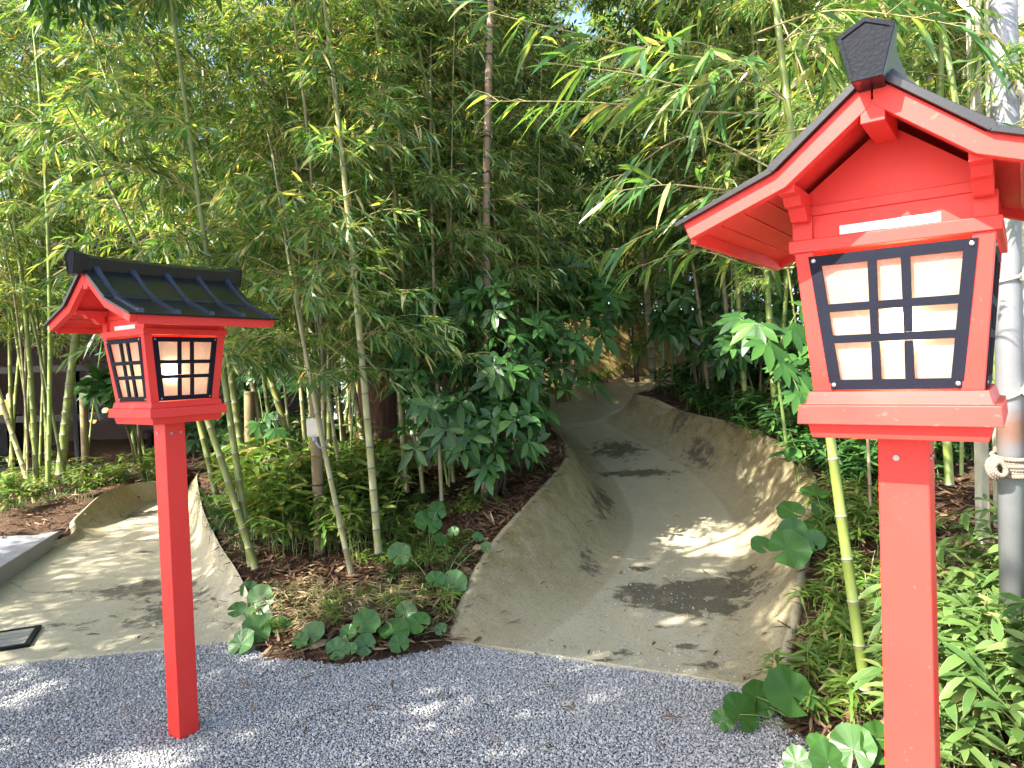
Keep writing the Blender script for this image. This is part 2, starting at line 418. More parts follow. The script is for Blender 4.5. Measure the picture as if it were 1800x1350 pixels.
M['cream_wall'] = plain('cream_wall', (.6, .54, .44), .7)
M['ceiling'] = plain('ceiling', (.08, .06, .05), .8)
M['amber'] = emit('amber', (1, .45, .12), .5)
M['screen'] = emit('screen', (.55, .75, .9), .12)
M['grate'] = plain('grate', (.3, .29, .26), .5, .4, .5, .3, 30)

# ------------------------------------------------------------------ ground: splines of the two concrete runs
def plane13(px, py):
    p = onplane(px, py, .05, 3.6)
    return p if p[1] < 6.5 else onplane(px, py, .2, 5.775)
def plane05(px, py): return onplane(px, py, .02, 4.)
A3 = np.array
def byY(P, Ys):
    P = np.array(P); o = np.argsort(P[:, 1]); P = P[o]
    return [A3((np.interp(y, P[:, 1], P[:, 0]), y, np.interp(y, P[:, 1], P[:, 2]))) for y in Ys]
_rl = byY([onplane(802, 1129), at(826, 1048, 4.15), at(872, 958, 4.6), at(930, 890, 5.05), at(985, 830, 5.7), at(1004, 800, 6.35), at(992, 770, 7.3), at(972, 742, 8.8)], [3.88, 4.15, 4.6, 5.2, 6., 6.7, 7.7, 8.8])
_cl = byY([onplane(838, 1138)]+[plane13(*p) for p in ((935, 1088), (1025, 1015), (1066, 938), (1060, 878), (1030, 825), (1007, 792), (985, 765))], [3.83, 4.03, 4.45, 5.03, 5.8, 6.5, 7.6, 8.8])
_cr = byY([onplane(1316, 1209)]+[plane13(*p) for p in ((1340, 1090), (1340, 1000), (1336, 925), (1306, 872), (1245, 820), (1165, 782), (1110, 754))], [3.23, 3.55, 4.05, 4.75, 5.7, 6.6, 7.8, 9.0])
_rr = byY([onplane(1338, 1213), at(1391, 1105, 3.5), at(1399, 1005, 3.92), at(1420, 900, 4.55), at(1430, 852, 5.1), at(1395, 795, 6.0), at(1300, 748, 7.3), at(1200, 724, 8.5)], [3.2, 3.37, 3.75, 4.4, 5.15, 6.0, 7.3, 8.5])
SECR = list(zip(_rl, _cl, _cr, _rr))+[
    (at(950, 694, 9.9), plane13(968, 748), plane13(1085, 738), at(1150, 702, 8.9)),
    (at(1035, 679, 10.5), plane13(1035, 742), plane13(1098, 722), at(1117, 690, 9.4)),
    (at(1098, 668, 11.1), plane13(1092, 714), A3((2.35, 10.1, .95)), A3((2.35, 9.7, 1.24))),
    (A3((3.2, 11.4, 1.45)), A3((3.2, 11.0, 1.05)), A3((3.2, 10.4, 1.05)), A3((3.2, 10.0, 1.35)))]
SECL = [
    (A3((-6.4, 3.30, 0)), A3((-6.0, 3.33, 0)), onplane(405, 1134), onplane(434, 1129)),
    (A3((-6.3, 4.3, .03)), A3((-6.0, 4.3, .02)), plane05(392, 1085), at(441, 1074, 4.2)),
    (A3((-5.6, 5.2, .06)), A3((-5.3, 5.2, .03)), plane05(374, 1030), at(418, 1010, 4.55)),
    (at(92, 952, 6.3), plane05(118, 955), plane05(354, 972), at(384, 955, 5.1)),
    (at(137, 910, 6.8), plane05(172, 930), plane05(342, 920), at(358, 900, 5.9)),
    (at(188, 865, 7.5), plane05(228, 897), plane05(336, 880), at(349, 860, 6.9)),
    (at(240, 850, 8.1), plane05(274, 876), plane05(330, 858), at(346, 838, 7.9)),
    (at(290, 845, 8.5), plane05(300, 864), plane05(335, 850), at(352, 826, 8.8)),
    (at(330, 840, 9.0), plane05(335, 852), at(350, 842, 9.5), at(362, 822, 9.5))]
def fixfloor(S):
    out = []
    for q in S:
        q = [np.array(p, float) for p in q]
        for p in q: p[2] = max(p[2], .012)
        out.append(q)
    return np.array(out)
SECR, SECL = fixfloor(SECR), fixfloor(SECL)
def catmull(P, k):
    n = len(P); out = []
    for i in range(n-1):
        p0, p1, p2, p3 = P[max(i-1, 0)], P[i], P[i+1], P[min(i+2, n-1)]
        for j in range(k):
            t = j/k
            out.append(.5*((2*p1)+(p2-p0)*t+(2*p0-5*p1+4*p2-p3)*t*t+(3*p1-p0-3*p2+p3)*t**3))
    out.append(P[-1]); return np.array(out)
CR, CL = catmull(SECR, 16), catmull(SECL, 12)

def runmesh(CC, lip=.075, fl=26, wl=16):
    """rounded trough: outer lip, wall curve, floor, wall curve, outer lip"""
    rows = []
    for L, a, b, Rr in CC:
        def wall(rim, cr, inn):
            m = cr+(inn-cr)*.16; c = cr+(rim-cr)*.06; c[2] = cr[2]
            t = np.linspace(0, 1, wl)[:, None]
            return (1-t)**2*rim+2*t*(1-t)*c+t*t*m
        def outer(rim, cr):
            d = rim-cr; d[2] = 0; d /= np.linalg.norm(d)+1e-9
            z = np.array((0, 0, 1.)); hgt = min(1, max(.0, (rim[2]-cr[2])/.12))
            q = [rim+d*lip*1.05-z*.3, rim+d*lip*1.02-z*.06, rim+d*lip*.85-z*.018*hgt, rim+d*lip*.5+z*.006*hgt, rim+d*lip*.2+z*.008*hgt]
            return np.array(q)
        wL = wall(L, a, b); wR = wall(Rr, b, a)[::-1]
        t = np.linspace(0, 1, fl)[1:-1, None]
        fls = wL[-1]*(1-t)+wR[0]*t
        rows.append(np.concatenate([outer(L, a.copy()), wL, fls, wR, outer(Rr, b.copy())[::-1]]))
    rows = np.array(rows)
    # subdivide-free grid + front skirt
    sk = rows[0].copy(); sk[:, 2] -= .12; sk[:, 1] -= .004
    return np.concatenate([sk[None], rows])
def gridmesh(G, name, mat, at_=None, smooth=True):
    k, n = G.shape[:2]
    i, j = np.meshgrid(np.arange(k-1), np.arange(n-1), indexing='ij'); a = (i*n+j).ravel()
    q = np.stack([a, a+1, a+n+1, a+n], 1)
    me = raw(G.reshape(-1, 3), [q], name, mat, smooth)
    for kk, v in (at_ or {}).items():
        t = me.attributes.new(kk, 'FLOAT', 'POINT'); t.data.foreach_set('value', v.astype(np.float32).ravel())
    return me
def blob(G, pts):
    s = np.zeros(G.shape[:2])
    for x, y, rx, ry, a in pts:
        d = ((G[..., 0]-x)/rx)**2+((G[..., 1]-y)/ry)**2
        s = np.maximum(s, a*np.exp(-d*.9))
    return s
GR = runmesh(CR); GL = runmesh(CL)
nC = GR.shape[1]
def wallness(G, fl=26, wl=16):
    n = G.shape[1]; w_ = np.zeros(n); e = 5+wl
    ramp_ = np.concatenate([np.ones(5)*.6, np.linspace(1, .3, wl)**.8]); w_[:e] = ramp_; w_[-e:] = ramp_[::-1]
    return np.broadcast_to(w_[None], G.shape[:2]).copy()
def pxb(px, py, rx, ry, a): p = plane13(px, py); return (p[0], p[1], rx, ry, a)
mR = wallness(GR); mR *= np.clip((GR[..., 1]-2.6)/2., .75, 1.0)  # mossy wall tint, strengthened so its colour also supplies wall shade
sR = blob(GR, [pxb(1160, 1050, .28, .22, .95), pxb(1125, 1035, .2, .16, .8), pxb(1230, 1065, .36, .2, .85), pxb(1300, 1010, .2, .12, .6), pxb(1240, 1035, .4, .25, .95), pxb(1130, 1000, .1, .1, .75), pxb(1200, 1140, .09, .05, .8), pxb(1100, 1150, .1, .07, .62), pxb(1320, 1050, .25, .3, .5), pxb(1050, 925, .1, .4, .62), pxb(1120, 832, .55, .14, .85), pxb(1080, 790, .5, .5, .62), pxb(1230, 815, .25, .5, .55), pxb(1200, 780, .2, .4, .55), pxb(1250, 1175, .14, .06, .6), pxb(1060, 1165, .3, .03, .55), pxb(1040, 1005, .12, .3, .6), pxb(1062, 900, .12, .5, .66), pxb(1160, 745, .1, .3, .7), pxb(1300, 790, .12, .4, .72), pxb(1230, 765, .1, .35, .7), pxb(1350, 850, .1, .3, .62), pxb(1200, 1100, .5, .06, .45)])  # wall and floor stains, a darker far band, shade painted along the left crease
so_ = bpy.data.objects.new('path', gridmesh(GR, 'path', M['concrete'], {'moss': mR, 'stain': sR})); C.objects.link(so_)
tag(so_, 'worn concrete trough path climbing between the bamboo beds', 'path', kind='structure')
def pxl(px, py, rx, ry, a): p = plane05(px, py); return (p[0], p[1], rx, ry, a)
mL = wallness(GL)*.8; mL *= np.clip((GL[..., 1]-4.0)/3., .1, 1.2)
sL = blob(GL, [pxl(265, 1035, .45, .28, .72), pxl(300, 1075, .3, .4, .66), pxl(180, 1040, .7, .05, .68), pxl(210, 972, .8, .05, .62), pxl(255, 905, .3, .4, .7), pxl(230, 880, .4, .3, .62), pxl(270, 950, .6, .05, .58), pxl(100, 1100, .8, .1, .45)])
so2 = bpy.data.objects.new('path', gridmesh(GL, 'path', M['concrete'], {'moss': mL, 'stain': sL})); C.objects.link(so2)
tag(so2, 'broad flat concrete ramp behind the left lantern post', 'path', kind='structure')

# gravel polygon (soil stays below it)
ISLF = [onplane(434, 1131), onplane(480, 1160), onplane(540, 1163), onplane(600, 1168), onplane(660, 1160), onplane(720, 1148), onplane(770, 1140), onplane(802, 1131), A3((-.3, 3.98, 0))]
GPOLY = np.array([(-14, -6), (-14, 3.1), (-6.4, 3.36), (-2.8, 3.85), (-1.72, 4.1)]+[tuple(p[:2]) for p in ISLF]+[(.3, 3.75), (1.02, 3.36), tuple(onplane(1338, 1214)[:2]), tuple(onplane(1380, 1270)[:2]), tuple(onplane(1470, 1345)[:2]), (1.22, 2.2), (1.3, 1.6), (1.6, .8), (2.2, -6)])
def inside(P, x, y):
    r = np.zeros(x.shape, bool); n = len(P)
    for i in range(n):
        x1, y1 = P[i]; x2, y2 = P[(i+1) % n]
        c = ((y1 > y) != (y2 > y)) & (x < (x2-x1)*(y-y1)/(y2-y1+1e-12)+x1)
        r ^= c
    return r
def pdist(P, x, y, closed=True):
    d = np.full(x.shape, 1e9); n = len(P)
    for i in range(n if closed else n-1):
        a = P[i]; b = P[(i+1) % n]; ab = b-a
        t = np.clip(((x-a[0])*ab[0]+(y-a[1])*ab[1])/(ab@ab+1e-12), 0, 1)
        d = np.minimum(d, np.hypot(x-a[0]-t*ab[0], y-a[1]-t*ab[1]))
    return d
RIMS = np.concatenate([CR[:, 0], CR[:, 3], CL[:, 0], CL[:, 3]])
EXTRA = np.array([at(565, 985, 5.0), at(848, 890, 5.5), at(675, 800, 7.5), at(700, 1000, 4.7), at(600, 1080, 4.2), at(700, 1090, 4.15), (0, 10, 1.25), (-1.5, 8.5, .75), (-3, 10, .5), (-4.5, 9.8, .3), (3, 8.6, 1.2), (5, 9, 1.3), (2.9, 6.4, .8), (4, 5, .8), (2.6, 3.6, .4), (1.7, 2.7, .12), (2.0, 3.2, .22), (3, 2.5, .45), (5, 3, .8), (0, 14, 1.4), (-6, 14, .3), (6, 14, 1.6), (-5.2, 8, .14), (-7, 8, .1), (-6.6, 9.5, .12), (-8, 6, .05), (-3.9, 9.8, .3), (9, 8, 1.5), (1.6, 1.6, .1), (2.5, .5, .2), (-9, 11, .1), (2, 12.5, 1.4), (-2.6, 7.2, .42), (-1.4, 5.6, .3), (-.6, 6.4, .62), (0, 7.6, .85)])
CPTS = np.concatenate([RIMS-np.array((0, 0, .03)), EXTRA]); CW = np.concatenate([np.full(len(RIMS), .25), np.full(len(EXTRA), 1.6)])
PR = np.concatenate([CR[:, 0, :2], CR[::-1, 3, :2]]); PL = np.concatenate([CL[:, 0, :2], CL[::-1, 3, :2]])
def soil_z(x, y):
    x = np.asarray(x, float); y = np.asarray(y, float); shp = x.shape; x = x.ravel(); y = y.ravel()
    z = np.empty(len(x))
    for i in range(0, len(x), 20000):
        xs, ys = x[i:i+20000, None], y[i:i+20000, None]
        d2 = (xs-CPTS[:, 0])**2+(ys-CPTS[:, 1])**2+.004
        wt = CW/d2**1.5
        z[i:i+20000] = (wt*CPTS[:, 2]).sum(1)/wt.sum(1)
    dg = pdist(GPOLY, x, y); ing = inside(GPOLY, x, y)
    z = np.where(ing, -.02-np.minimum(dg*.8, .3), (z+.015)*np.clip(dg/.35, 0, 1)**.7)
    for P in (PR, PL):
        d = pdist(P, x, y); i_ = inside(P, x, y)
        z = np.where(i_, z-np.minimum(.06+d*14, .75), z)
    return z.reshape(shp)
xs = np.arange(-9, 9.01, .055); ys = np.arange(1, 14.5, .055)
XX, YY = np.meshgrid(xs, ys, indexing='xy'); ZZ = soil_z(XX, YY)
for GG, PP in ((GR, PR), (GL, PL)):     # keep the soil under the concrete shells
    Q = GG[1:].reshape(-1, 3); m = np.argwhere(inside(PP, XX, YY) | (pdist(PP, XX, YY) < .05))
    for i in range(0, len(m), 400):
        a = m[i:i+400]; d = (XX[a[:, 0], a[:, 1]][:, None]-Q[None, :, 0])**2+(YY[a[:, 0], a[:, 1]][:, None]-Q[None, :, 1])**2
        near = np.argpartition(d, 14, 1)[:, :14]
        zz = Q[near, 2]; ins = inside(PP, XX[a[:, 0], a[:, 1]], YY[a[:, 0], a[:, 1]])
        ZZ[a[:, 0], a[:, 1]] = np.where(ins, np.minimum(ZZ[a[:, 0], a[:, 1]], zz.min(1)-.1), ZZ[a[:, 0], a[:, 1]])
hs = np.random.default_rng(3).normal(size=XX.shape)
for _ in range(2): hs = (hs+np.roll(hs, 1, 0)+np.roll(hs, -1, 0)+np.roll(hs, 1, 1)+np.roll(hs, -1, 1))/3.2
ZZ = ZZ+np.where(ZZ > .03, hs*.008, 0)
def gz(x, y):
    i = min(max((y-ys[0])/.055, 0), len(ys)-2.001); j = min(max((x-xs[0])/.055, 0), len(xs)-2.001); a, b_ = int(i), int(j); u, v = i-a, j-b_
    return float((ZZ[a, b_]*(1-u)+ZZ[a+1, b_]*u)*(1-v)+(ZZ[a, b_+1]*(1-u)+ZZ[a+1, b_+1]*u)*v)
G = np.stack([XX, YY, ZZ], -1)
o = bpy.data.objects.new('soil', gridmesh(G, 'soil', M['soil'])); C.objects.link(o); tag(o, 'dark leaf strewn soil of the bamboo beds', 'soil', kind='structure')
b = MB(); b.add([(-60, -60, -.006), (60, -60, -.006), (60, 2.2, -.006), (-60, 2.2, -.006), (60, 4.4, -.006), (-60, 4.4, -.006), (60, 150, -.35), (-60, 150, -.35)], [(0, 1, 2, 3), (3, 2, 4, 5), (5, 4, 6, 7)])
o = b.build('ground', M['gravel_sheet']); tag(o, 'grey gravel forecourt', 'ground', kind='structure')

# loose pebbles of the forecourt
def pebbles():
    ico = bmesh.new(); bmesh.ops.create_icosphere(ico, subdivisions=1, radius=1)
    IV = np.array([v.co for v in ico.verts]); IF = np.array([[v.index for v in f.verts] for f in ico.faces]); ico.free()
    r = np.random.default_rng(11)
    s = .0098; gx, gy = np.meshgrid(np.arange(-3.3, 1.6, s), np.arange(2.1, 4.15, s))
    x = gx.ravel()+r.uniform(-.6, .6, gx.size)*s; y = gy.ravel()+r.uniform(-.6, .6, gx.size)*s
    ok = inside(GPOLY, x, y) & (np.abs(x) < y*.8+.25) & ~(inside(PL, x, y) | inside(PR, x, y))
    d = pdist(GPOLY, x, y); ok &= (d > .02*r.random(len(x)))
    x, y = x[ok], y[ok]; n = len(x)
    sc = r.uniform(.0034, .0072, n)*np.where(r.random(n) > .97, 1.7, 1)
    und = .012*np.sin(x*3.1+y*5)+.008*np.sin(x*8.3-y*7.1)
    q = IV[None]*r.uniform(.7, 1.25, (n, len(IV), 1))
    ax = np.stack([r.uniform(.8, 1.3, n), r.uniform(.7, 1.1, n), r.uniform(.5, .85, n)], 1)
    q = q*ax[:, None]*sc[:, None, None]
    a, e = r.uniform(0, 6.28, n), r.normal(0, .5, n)
    ca, sa, ce, se = np.cos(a), np.sin(a), np.cos(e), np.sin(e)
    Rm = np.stack([np.stack([ca, -sa*ce, sa*se], 1), np.stack([sa, ca*ce, -ca*se], 1), np.stack([0*a, se, ce], 1)], 1)
    q = np.einsum('nij,nkj->nki', Rm, q)
    q += np.stack([x, y, .002+und*.4+r.uniform(0, .006, n)], 1)[:, None]
    k = 900; x2 = r.uniform(-.25, 1.2, k); y2 = 3.25+r.random(k)**2.2*1.7; ok2 = inside(PR, x2, y2) & (pdist(PR, x2, y2) > .02) & (x2 > (y2-3.9)*.75); x2, y2 = x2[ok2], y2[ok2]
    q2 = IV[None]*r.uniform(.7, 1.25, (len(x2), len(IV), 1))*r.uniform(.0025, .006, len(x2))[:, None, None]+np.stack([x2, y2, np.maximum(.05*(y2-3.6), .012)+.002], 1)[:, None]
    q = np.concatenate([q, q2]); n = len(q)
    return raw(q.reshape(-1, 3), [(IF[None]+(np.arange(n)*len(IV))[:, None, None]).reshape(-1, 3)], 'gravel', M['pebble'])
o = bpy.data.objects.new('gravel', pebbles()); C.objects.link(o); tag(o, 'blue grey crushed gravel spread over the forecourt', 'gravel', kind='stuff')

# ------------------------------------------------------------------ lanterns
ZP = 1.3549
def make_lantern(loc, yaw, label, sink=0):
    """local axes: gable front faces -Y, side face +X"""
    t = empty('lantern', loc, label, 'lantern', 'red roofed lanterns on square posts', (0, 0, -yaw))
    RED, BLK = M['red'], M['frame_black']
    hp = .0455
    b = MB(); b.box((0, 0, (ZP+.04-.1-sink)/2), (hp, hp, (ZP+.04+.1+sink)/2)); post = b.build('post', RED, t, bevel=.003)
    for x, y, ax in ((-.012, -1, 'y'), (-.018, 1, 'x'), (.022, 1, 'x')):
        b = MB(); zs = ZP-.036
        if ax == 'y': P = [(x, -hp+.001, zs), (x, -hp-.0025, zs)]
        else: P = [(hp-.001, x, zs), (hp+.0025, x, zs)]
        b.tube(P, [.0068, .006], 14); b.build('screw', M['steel'], post)
    # base tray: under box, lip, bevelled step
    b = MB()
    st = [(.012, .149, .147), (.0402, .155, .153), (.0402, .166, .164), (.0405, .1715, .1695), (.0775, .169, .167), (.0795, .159, .156), (.104, .1535, .1490)]
    V = []; f = []
    for z, u, v in st: V += [(-v, -u, ZP+z), (v, -u, ZP+z), (v, u, ZP+z), (-v, u, ZP+z)]
    for k in range(len(st)-1):
        for i in range(4): j = (i+1) % 4; f.append((k*4+i, k*4+j, k*4+4+j, k*4+4+i))
    f += [(3, 2, 1, 0), tuple(4*(len(st)-1)+i for i in range(4))]
    b.add(V, f); b.build('base_tray', RED, t, bevel=.0015)
    # body corner posts
    z0, z1 = ZP+.104, ZP+.3785
    ub, ut, vb, vt = .1505, .1795, .1415, .1635; wp = .034
    for sx in (-1, 1):
        for sy in (-1, 1):
            b = MB(); P = []
            for z, u, v in ((z0, ub, vb), (z1, ut, vt)):
                for x, y in ((v, u), (v-wp, u), (v-wp, u-wp), (v, u-wp)):
                    P.append((sx*x, sy*y, z))
            b.hexa(P); b.build('corner_post', RED, t, bevel=.0012, fixn=True)
    # ring band, upper box, gable walls
    def ring(bb, u, v, za, zb):
        bb.box((0, -u+.0125, (za+zb)/2), (v, .0125, (zb-za)/2)); bb.box((0, u-.0125, (za+zb)/2), (v, .0125, (zb-za)/2))
        bb.box((-v+.0125, 0, (za+zb)/2), (.0125, u-.0252, (zb-za)/2)); bb.box((v-.0125, 0, (za+zb)/2), (.0125, u-.0252, (zb-za)/2))
    b = MB(); ring(b, .1845, .1735, ZP+.3785, ZP+.403); rb = b.build('ring_band', RED, t, bevel=.0015)
    b = MB(); b.box((0, 0, ZP+.4265), (.156, .168, .0225)); ub_ = b.build('upper_wall', RED, t)
    b = MB(); b.box((0, 0, ZP+.459), (.160, .172, .0095))
    for sx in (-1, 1):
        for sy in (-1, 1): b.box((sx*.149, sy*.1605, ZP+.426), (.0185, .0175, .0225))
    b.build('upper_beam', RED, t, bevel=.0012)
    b = MB(); b.box((.0, -.1685, ZP+.415), (.083, .001, .0085)); b.build('label_strip', M['sticker'], ub_)
    kv, kz, ev, ez, RU = .155, .513, .334, .443, .315
    gz_ = .639
    for sy in (-1, 1):
        b = MB(); b.prism([(-.155, ZP+.4686), (.155, ZP+.4686), (.150, ZP+kz-.028), (0, ZP+gz_-.04), (-.150, ZP+kz-.028)], sy*.158, sy*.165); b.build('gable_wall', RED, t, fixn=True)
        b = MB(); b.box((0, sy*.24, ZP+.583), (.0185, .074, .019)); b.build('ridge_beam', RED, t, bevel=.0012)
        for sx in (-1, 1):
            b = MB()
            pr = [(.166, .4690), (.166, .489), (.296, .489), (.296, .474), (.262, .474), (.248, .458), (.226, .458), (.205, .436), (.180, .436), (.180, .4690)]
            b.prism([(sy*a, ZP+z) for a, z in pr], sx*.132, sx*.163, 'x'); b.build('eave_bracket', RED, t, bevel=.001, fixn=True)
    # red roof boarding under the black sheet
    def strip(p0, p1, th):
        (a, z), (c, y) = p0, p1; return [(a, z), (c, y), (c, y-th), (a, z-th)]
    for sx in (-1, 1):
        b = MB()
        b.prism([(sx*a, ZP+z) for a, z in strip((.0015, gz_), (kv, kz), .016)], -RU+.024, RU-.024)
        b.prism([(sx*a, ZP+z) for a, z in strip((kv, kz-.0005), (ev, ez), .016)], -RU+.024, RU-.024)
        for k in range(1, 4):
            tt = k/4; a = kv+(ev-kv)*tt; z = kz+(ez-kz)*tt-.0165
            b.box((sx*a, 0, ZP+z), (.0022, RU-.03, .0015))
        b.box((sx*(ev-.008), 0, ZP+ez-.024), (.006, RU-.024, .012))
        b.build('soffit_boards', RED, t, fixn=True)
        for sy in (-1, 1):
            b = MB()
            pr = [(.0015, gz_), (kv, kz), (ev+.003, ez), (ev-.010, ez-.030), (kv-.012, kz-.032), (.0015, gz_-.046)]
            b.prism([(sx*a, ZP+z) for a, z in pr], sy*(RU-.0238), sy*RU); b.build('barge_board', RED, t, bevel=.001, fixn=True)
        # black sheet: two overlapping pans and five curved ribs
        b = MB(); th = .010
        b.prism([(sx*a, ZP+z) for a, z in [(.002, gz_+.0005), (kv+.006, kz-.0035), (kv+.017, kz+.004), (kv+.012, kz+.013), (kv+.004, kz+.018), (.002, gz_+.015)]], -RU-.012, RU+.012)
        b.prism([(sx*a, ZP+z) for a, z in [(kv+.0065, kz-.0045), (ev+.014, ez-.0045), (ev+.017, ez+.003), (kv+.013, kz+.0045)]], -RU-.012, RU+.012)
        rf = b.build('roof_sheet', M['roof_black'], t, bevel=.001, fixn=True)
        for k in range(5):
            yk = -RU+.035+k*(2*RU-.05)/4.05
            b = MB(); P = []
            n = 14
            V = []; fq = []
            for i in range(n+1):
                s = i/n
                a = .022+(ev+.012-.022)*s
                zc = (gz_+.012)*(1-s)**2+2*s*(1-s)*(kz-.048)+(ez+.012)*s*s
                hh = .016+.004*math.sin(math.pi*s)
                zl = (gz_+(kz-gz_)*a/kv) if a < kv else (kz+(ez-kz)*(a-kv)/(ev-kv))
                zl += .004; zt = max(zc, zl+.004)+hh*.55
                V += [(sx*a, yk-.012, ZP+zl), (sx*a, yk-.0095, ZP+zt), (sx*a, yk+.0095, ZP+zt), (sx*a, yk+.012, ZP+zl)]
            for i in range(n):
                for j in range(4): j2 = (j+1) % 4; fq.append((i*4+j, i*4+j2, i*4+4+j2, i*4+4+j))
            fq += [(0, 1, 2, 3), (4*n+3, 4*n+2, 4*n+1, 4*n)]
            b.add(V, fq); b.build('roof_rib', M['roof_rib'], rf, fixn=True)
    # ridge cap with flared pentagonal ends
    b = MB(); secs = [(-.3626, 1.0), (-.335, .98), (-.31, .90), (-.27, .84), (0, .82), (.27, .84), (.31, .90), (.335, .98), (.3626, 1.0)]
    pent = [(0, .7184), (.0431, .698), (.0234, .6199), (-.0234, .6199), (-.0431, .698)]
    V = []; f = []
    for y, k in secs:
        for a, z in pent: V.append((a*(k if abs(k) > .9 else k*.95), y, ZP+.6199+(z-.6199)*k-(0 if k > .9 else .004)))
    for i in range(len(secs)-1):
        for j in range(5): j2 = (j+1) % 5; f.append((i*5+j, i*5+j2, i*5+5+j2, i*5+5+j))
    f += [tuple(range(5)), tuple(range(5*len(secs)-1, 5*len(secs)-6, -1))]
    b.add(V, f); rc = b.build('ridge_cap', M['roof_black'], t, bevel=.0012, fixn=True)
    for sy in (-1, 1):
        b = MB(); cx = np.mean([p[1] for p in pent])
        out = [(a, z) for a, z in pent]; inn = [(a*.82, cx+(z-cx)*.84) for a, z in pent]
        y0 = sy*.3628; y1 = sy*.3665
        V = [(a, y0, ZP+z) for a, z in out]+[(a*.99, y1, ZP+z) for a, z in out]+[(a, y1, ZP+z) for a, z in inn]+[(a, sy*.364, ZP+z) for a, z in inn]
        f = []
        for k in range(3):
            for j in range(5): j2 = (j+1) % 5; f.append((k*5+j, k*5+j2, k*5+5+j2, k*5+5+j))
        f.append(tuple(range(15, 20))); b.add(V, f); b.build('ridge_end', M['cap_black'], rc, fixn=True)
    # four window panels
    def panel(face):
        pz0, pz1 = .1075, .3692
        if face in ('f', 'k'): d0, d1, h0, h1 = .1462, .1772, .1107, .1384
        else: d0, d1, h0, h1 = .1394, .1580, .1142, .1424
        def Pt(s, q, off=0):
            z = pz0+(pz1-pz0)*q; d = d0+(d1-d0)*q+off; hh = h0+(h1-h0)*q; x = s*hh
            return {'f': (x, -d, ZP+z), 'k': (-x, d, ZP+z), 'r': (d, x, ZP+z), 'l': (-d, -x, ZP+z)}[face]
        fr = MB(); fo, fi = .0045, -.004
        def bar(s0, s1, q0, q1):
            P = [Pt(s0(q0), q0, fi), Pt(s1(q0), q0, fi), Pt(s1(q1), q1, fi), Pt(s0(q1), q1, fi), Pt(s0(q0), q0, fo), Pt(s1(q0), q0, fo), Pt(s1(q1), q1, fo), Pt(s0(q1), q1, fo)]
            fr.hexa(P)
        def cst(m):  # metres -> fraction of half width
            return lambda q: m/(h0+(h1-h0)*q)
        e = .0205
        bar(lambda q: -1, lambda q: -1+e/(h0+(h1-h0)*q), 0, 1); bar(lambda q: 1-e/(h0+(h1-h0)*q), lambda q: 1, 0, 1)
        eL = lambda q: -1+e/(h0+(h1-h0)*q)+.001; eR = lambda q: 1-e/(h0+(h1-h0)*q)-.001
        bar(eL, eR, 0, .074); bar(eL, eR, .926, 1)
        qs = [.074, .348, .406, .581, .639, .926]
        bar(eL, eR, qs[1], qs[2]); bar(eL, eR, qs[3], qs[4])
        for c in (-.0275, .0275):
            for k in (0, 2, 4): bar(cst(c-.0073), cst(c+.0073), qs[k]+.001, qs[k+1]-.001)
        w_ = fr.build('window_frame', BLK, t, fixn=True)
        pa = MB(); pa.add([Pt(-.97, .02, -.0065), Pt(.97, .02, -.0065), Pt(.97, .98, -.0065), Pt(-.97, .98, -.0065)], [(0, 1, 2, 3)])
        pa.build('paper_pane', M['paper'], w_)
        for s, q in ((-1, .035), (1, .035), (1, .965), (-1, .965)):
            hh = h0+(h1-h0)*q; ss = s*(1-.0085/hh); b2 = MB()
            b2.tube([Pt(ss, q, fo-.001), Pt(ss, q, fo+.0014), Pt(ss, q, fo+.0022)], [.0042, .0042, .002], 10); b2.build('screw', M['steel'], w_)
    for fc in 'frkl': panel(fc)
    b = MB(); P = [(0, 0, ZP+.105), (0, 0, ZP+.17), (0, 0, ZP+.2)]; b.tube(P, [.02, .02, .014], 12); sk = b.build('lamp_socket', M['outlet'], t)
    b = MB(); P = [(0, 0, ZP+.2+.07*i/8) for i in range(9)]; b.tube(P, [.013, .021, .027, .030, .030, .027, .021, .013, .004], 14); b.build('bulb', M['bulb'], sk, smooth=True)
    return t
make_lantern((-1.4948, 3.0043, 0), .5976, 'whole red lantern with glossy black ribbed roof standing in gravel by the concrete ramp')
make_lantern((.807, 1.4228, .0205), .6388, 'close up red lantern with big lit paper window, roof cut by the right edge', .05)

# ------------------------------------------------------------------ bamboo
def bez(p0, p1, p2, n):
    t = np.linspace(0, 1, n)[:, None]; return (1-t)**2*p0+2*t*(1-t)*p1+t*t*p2

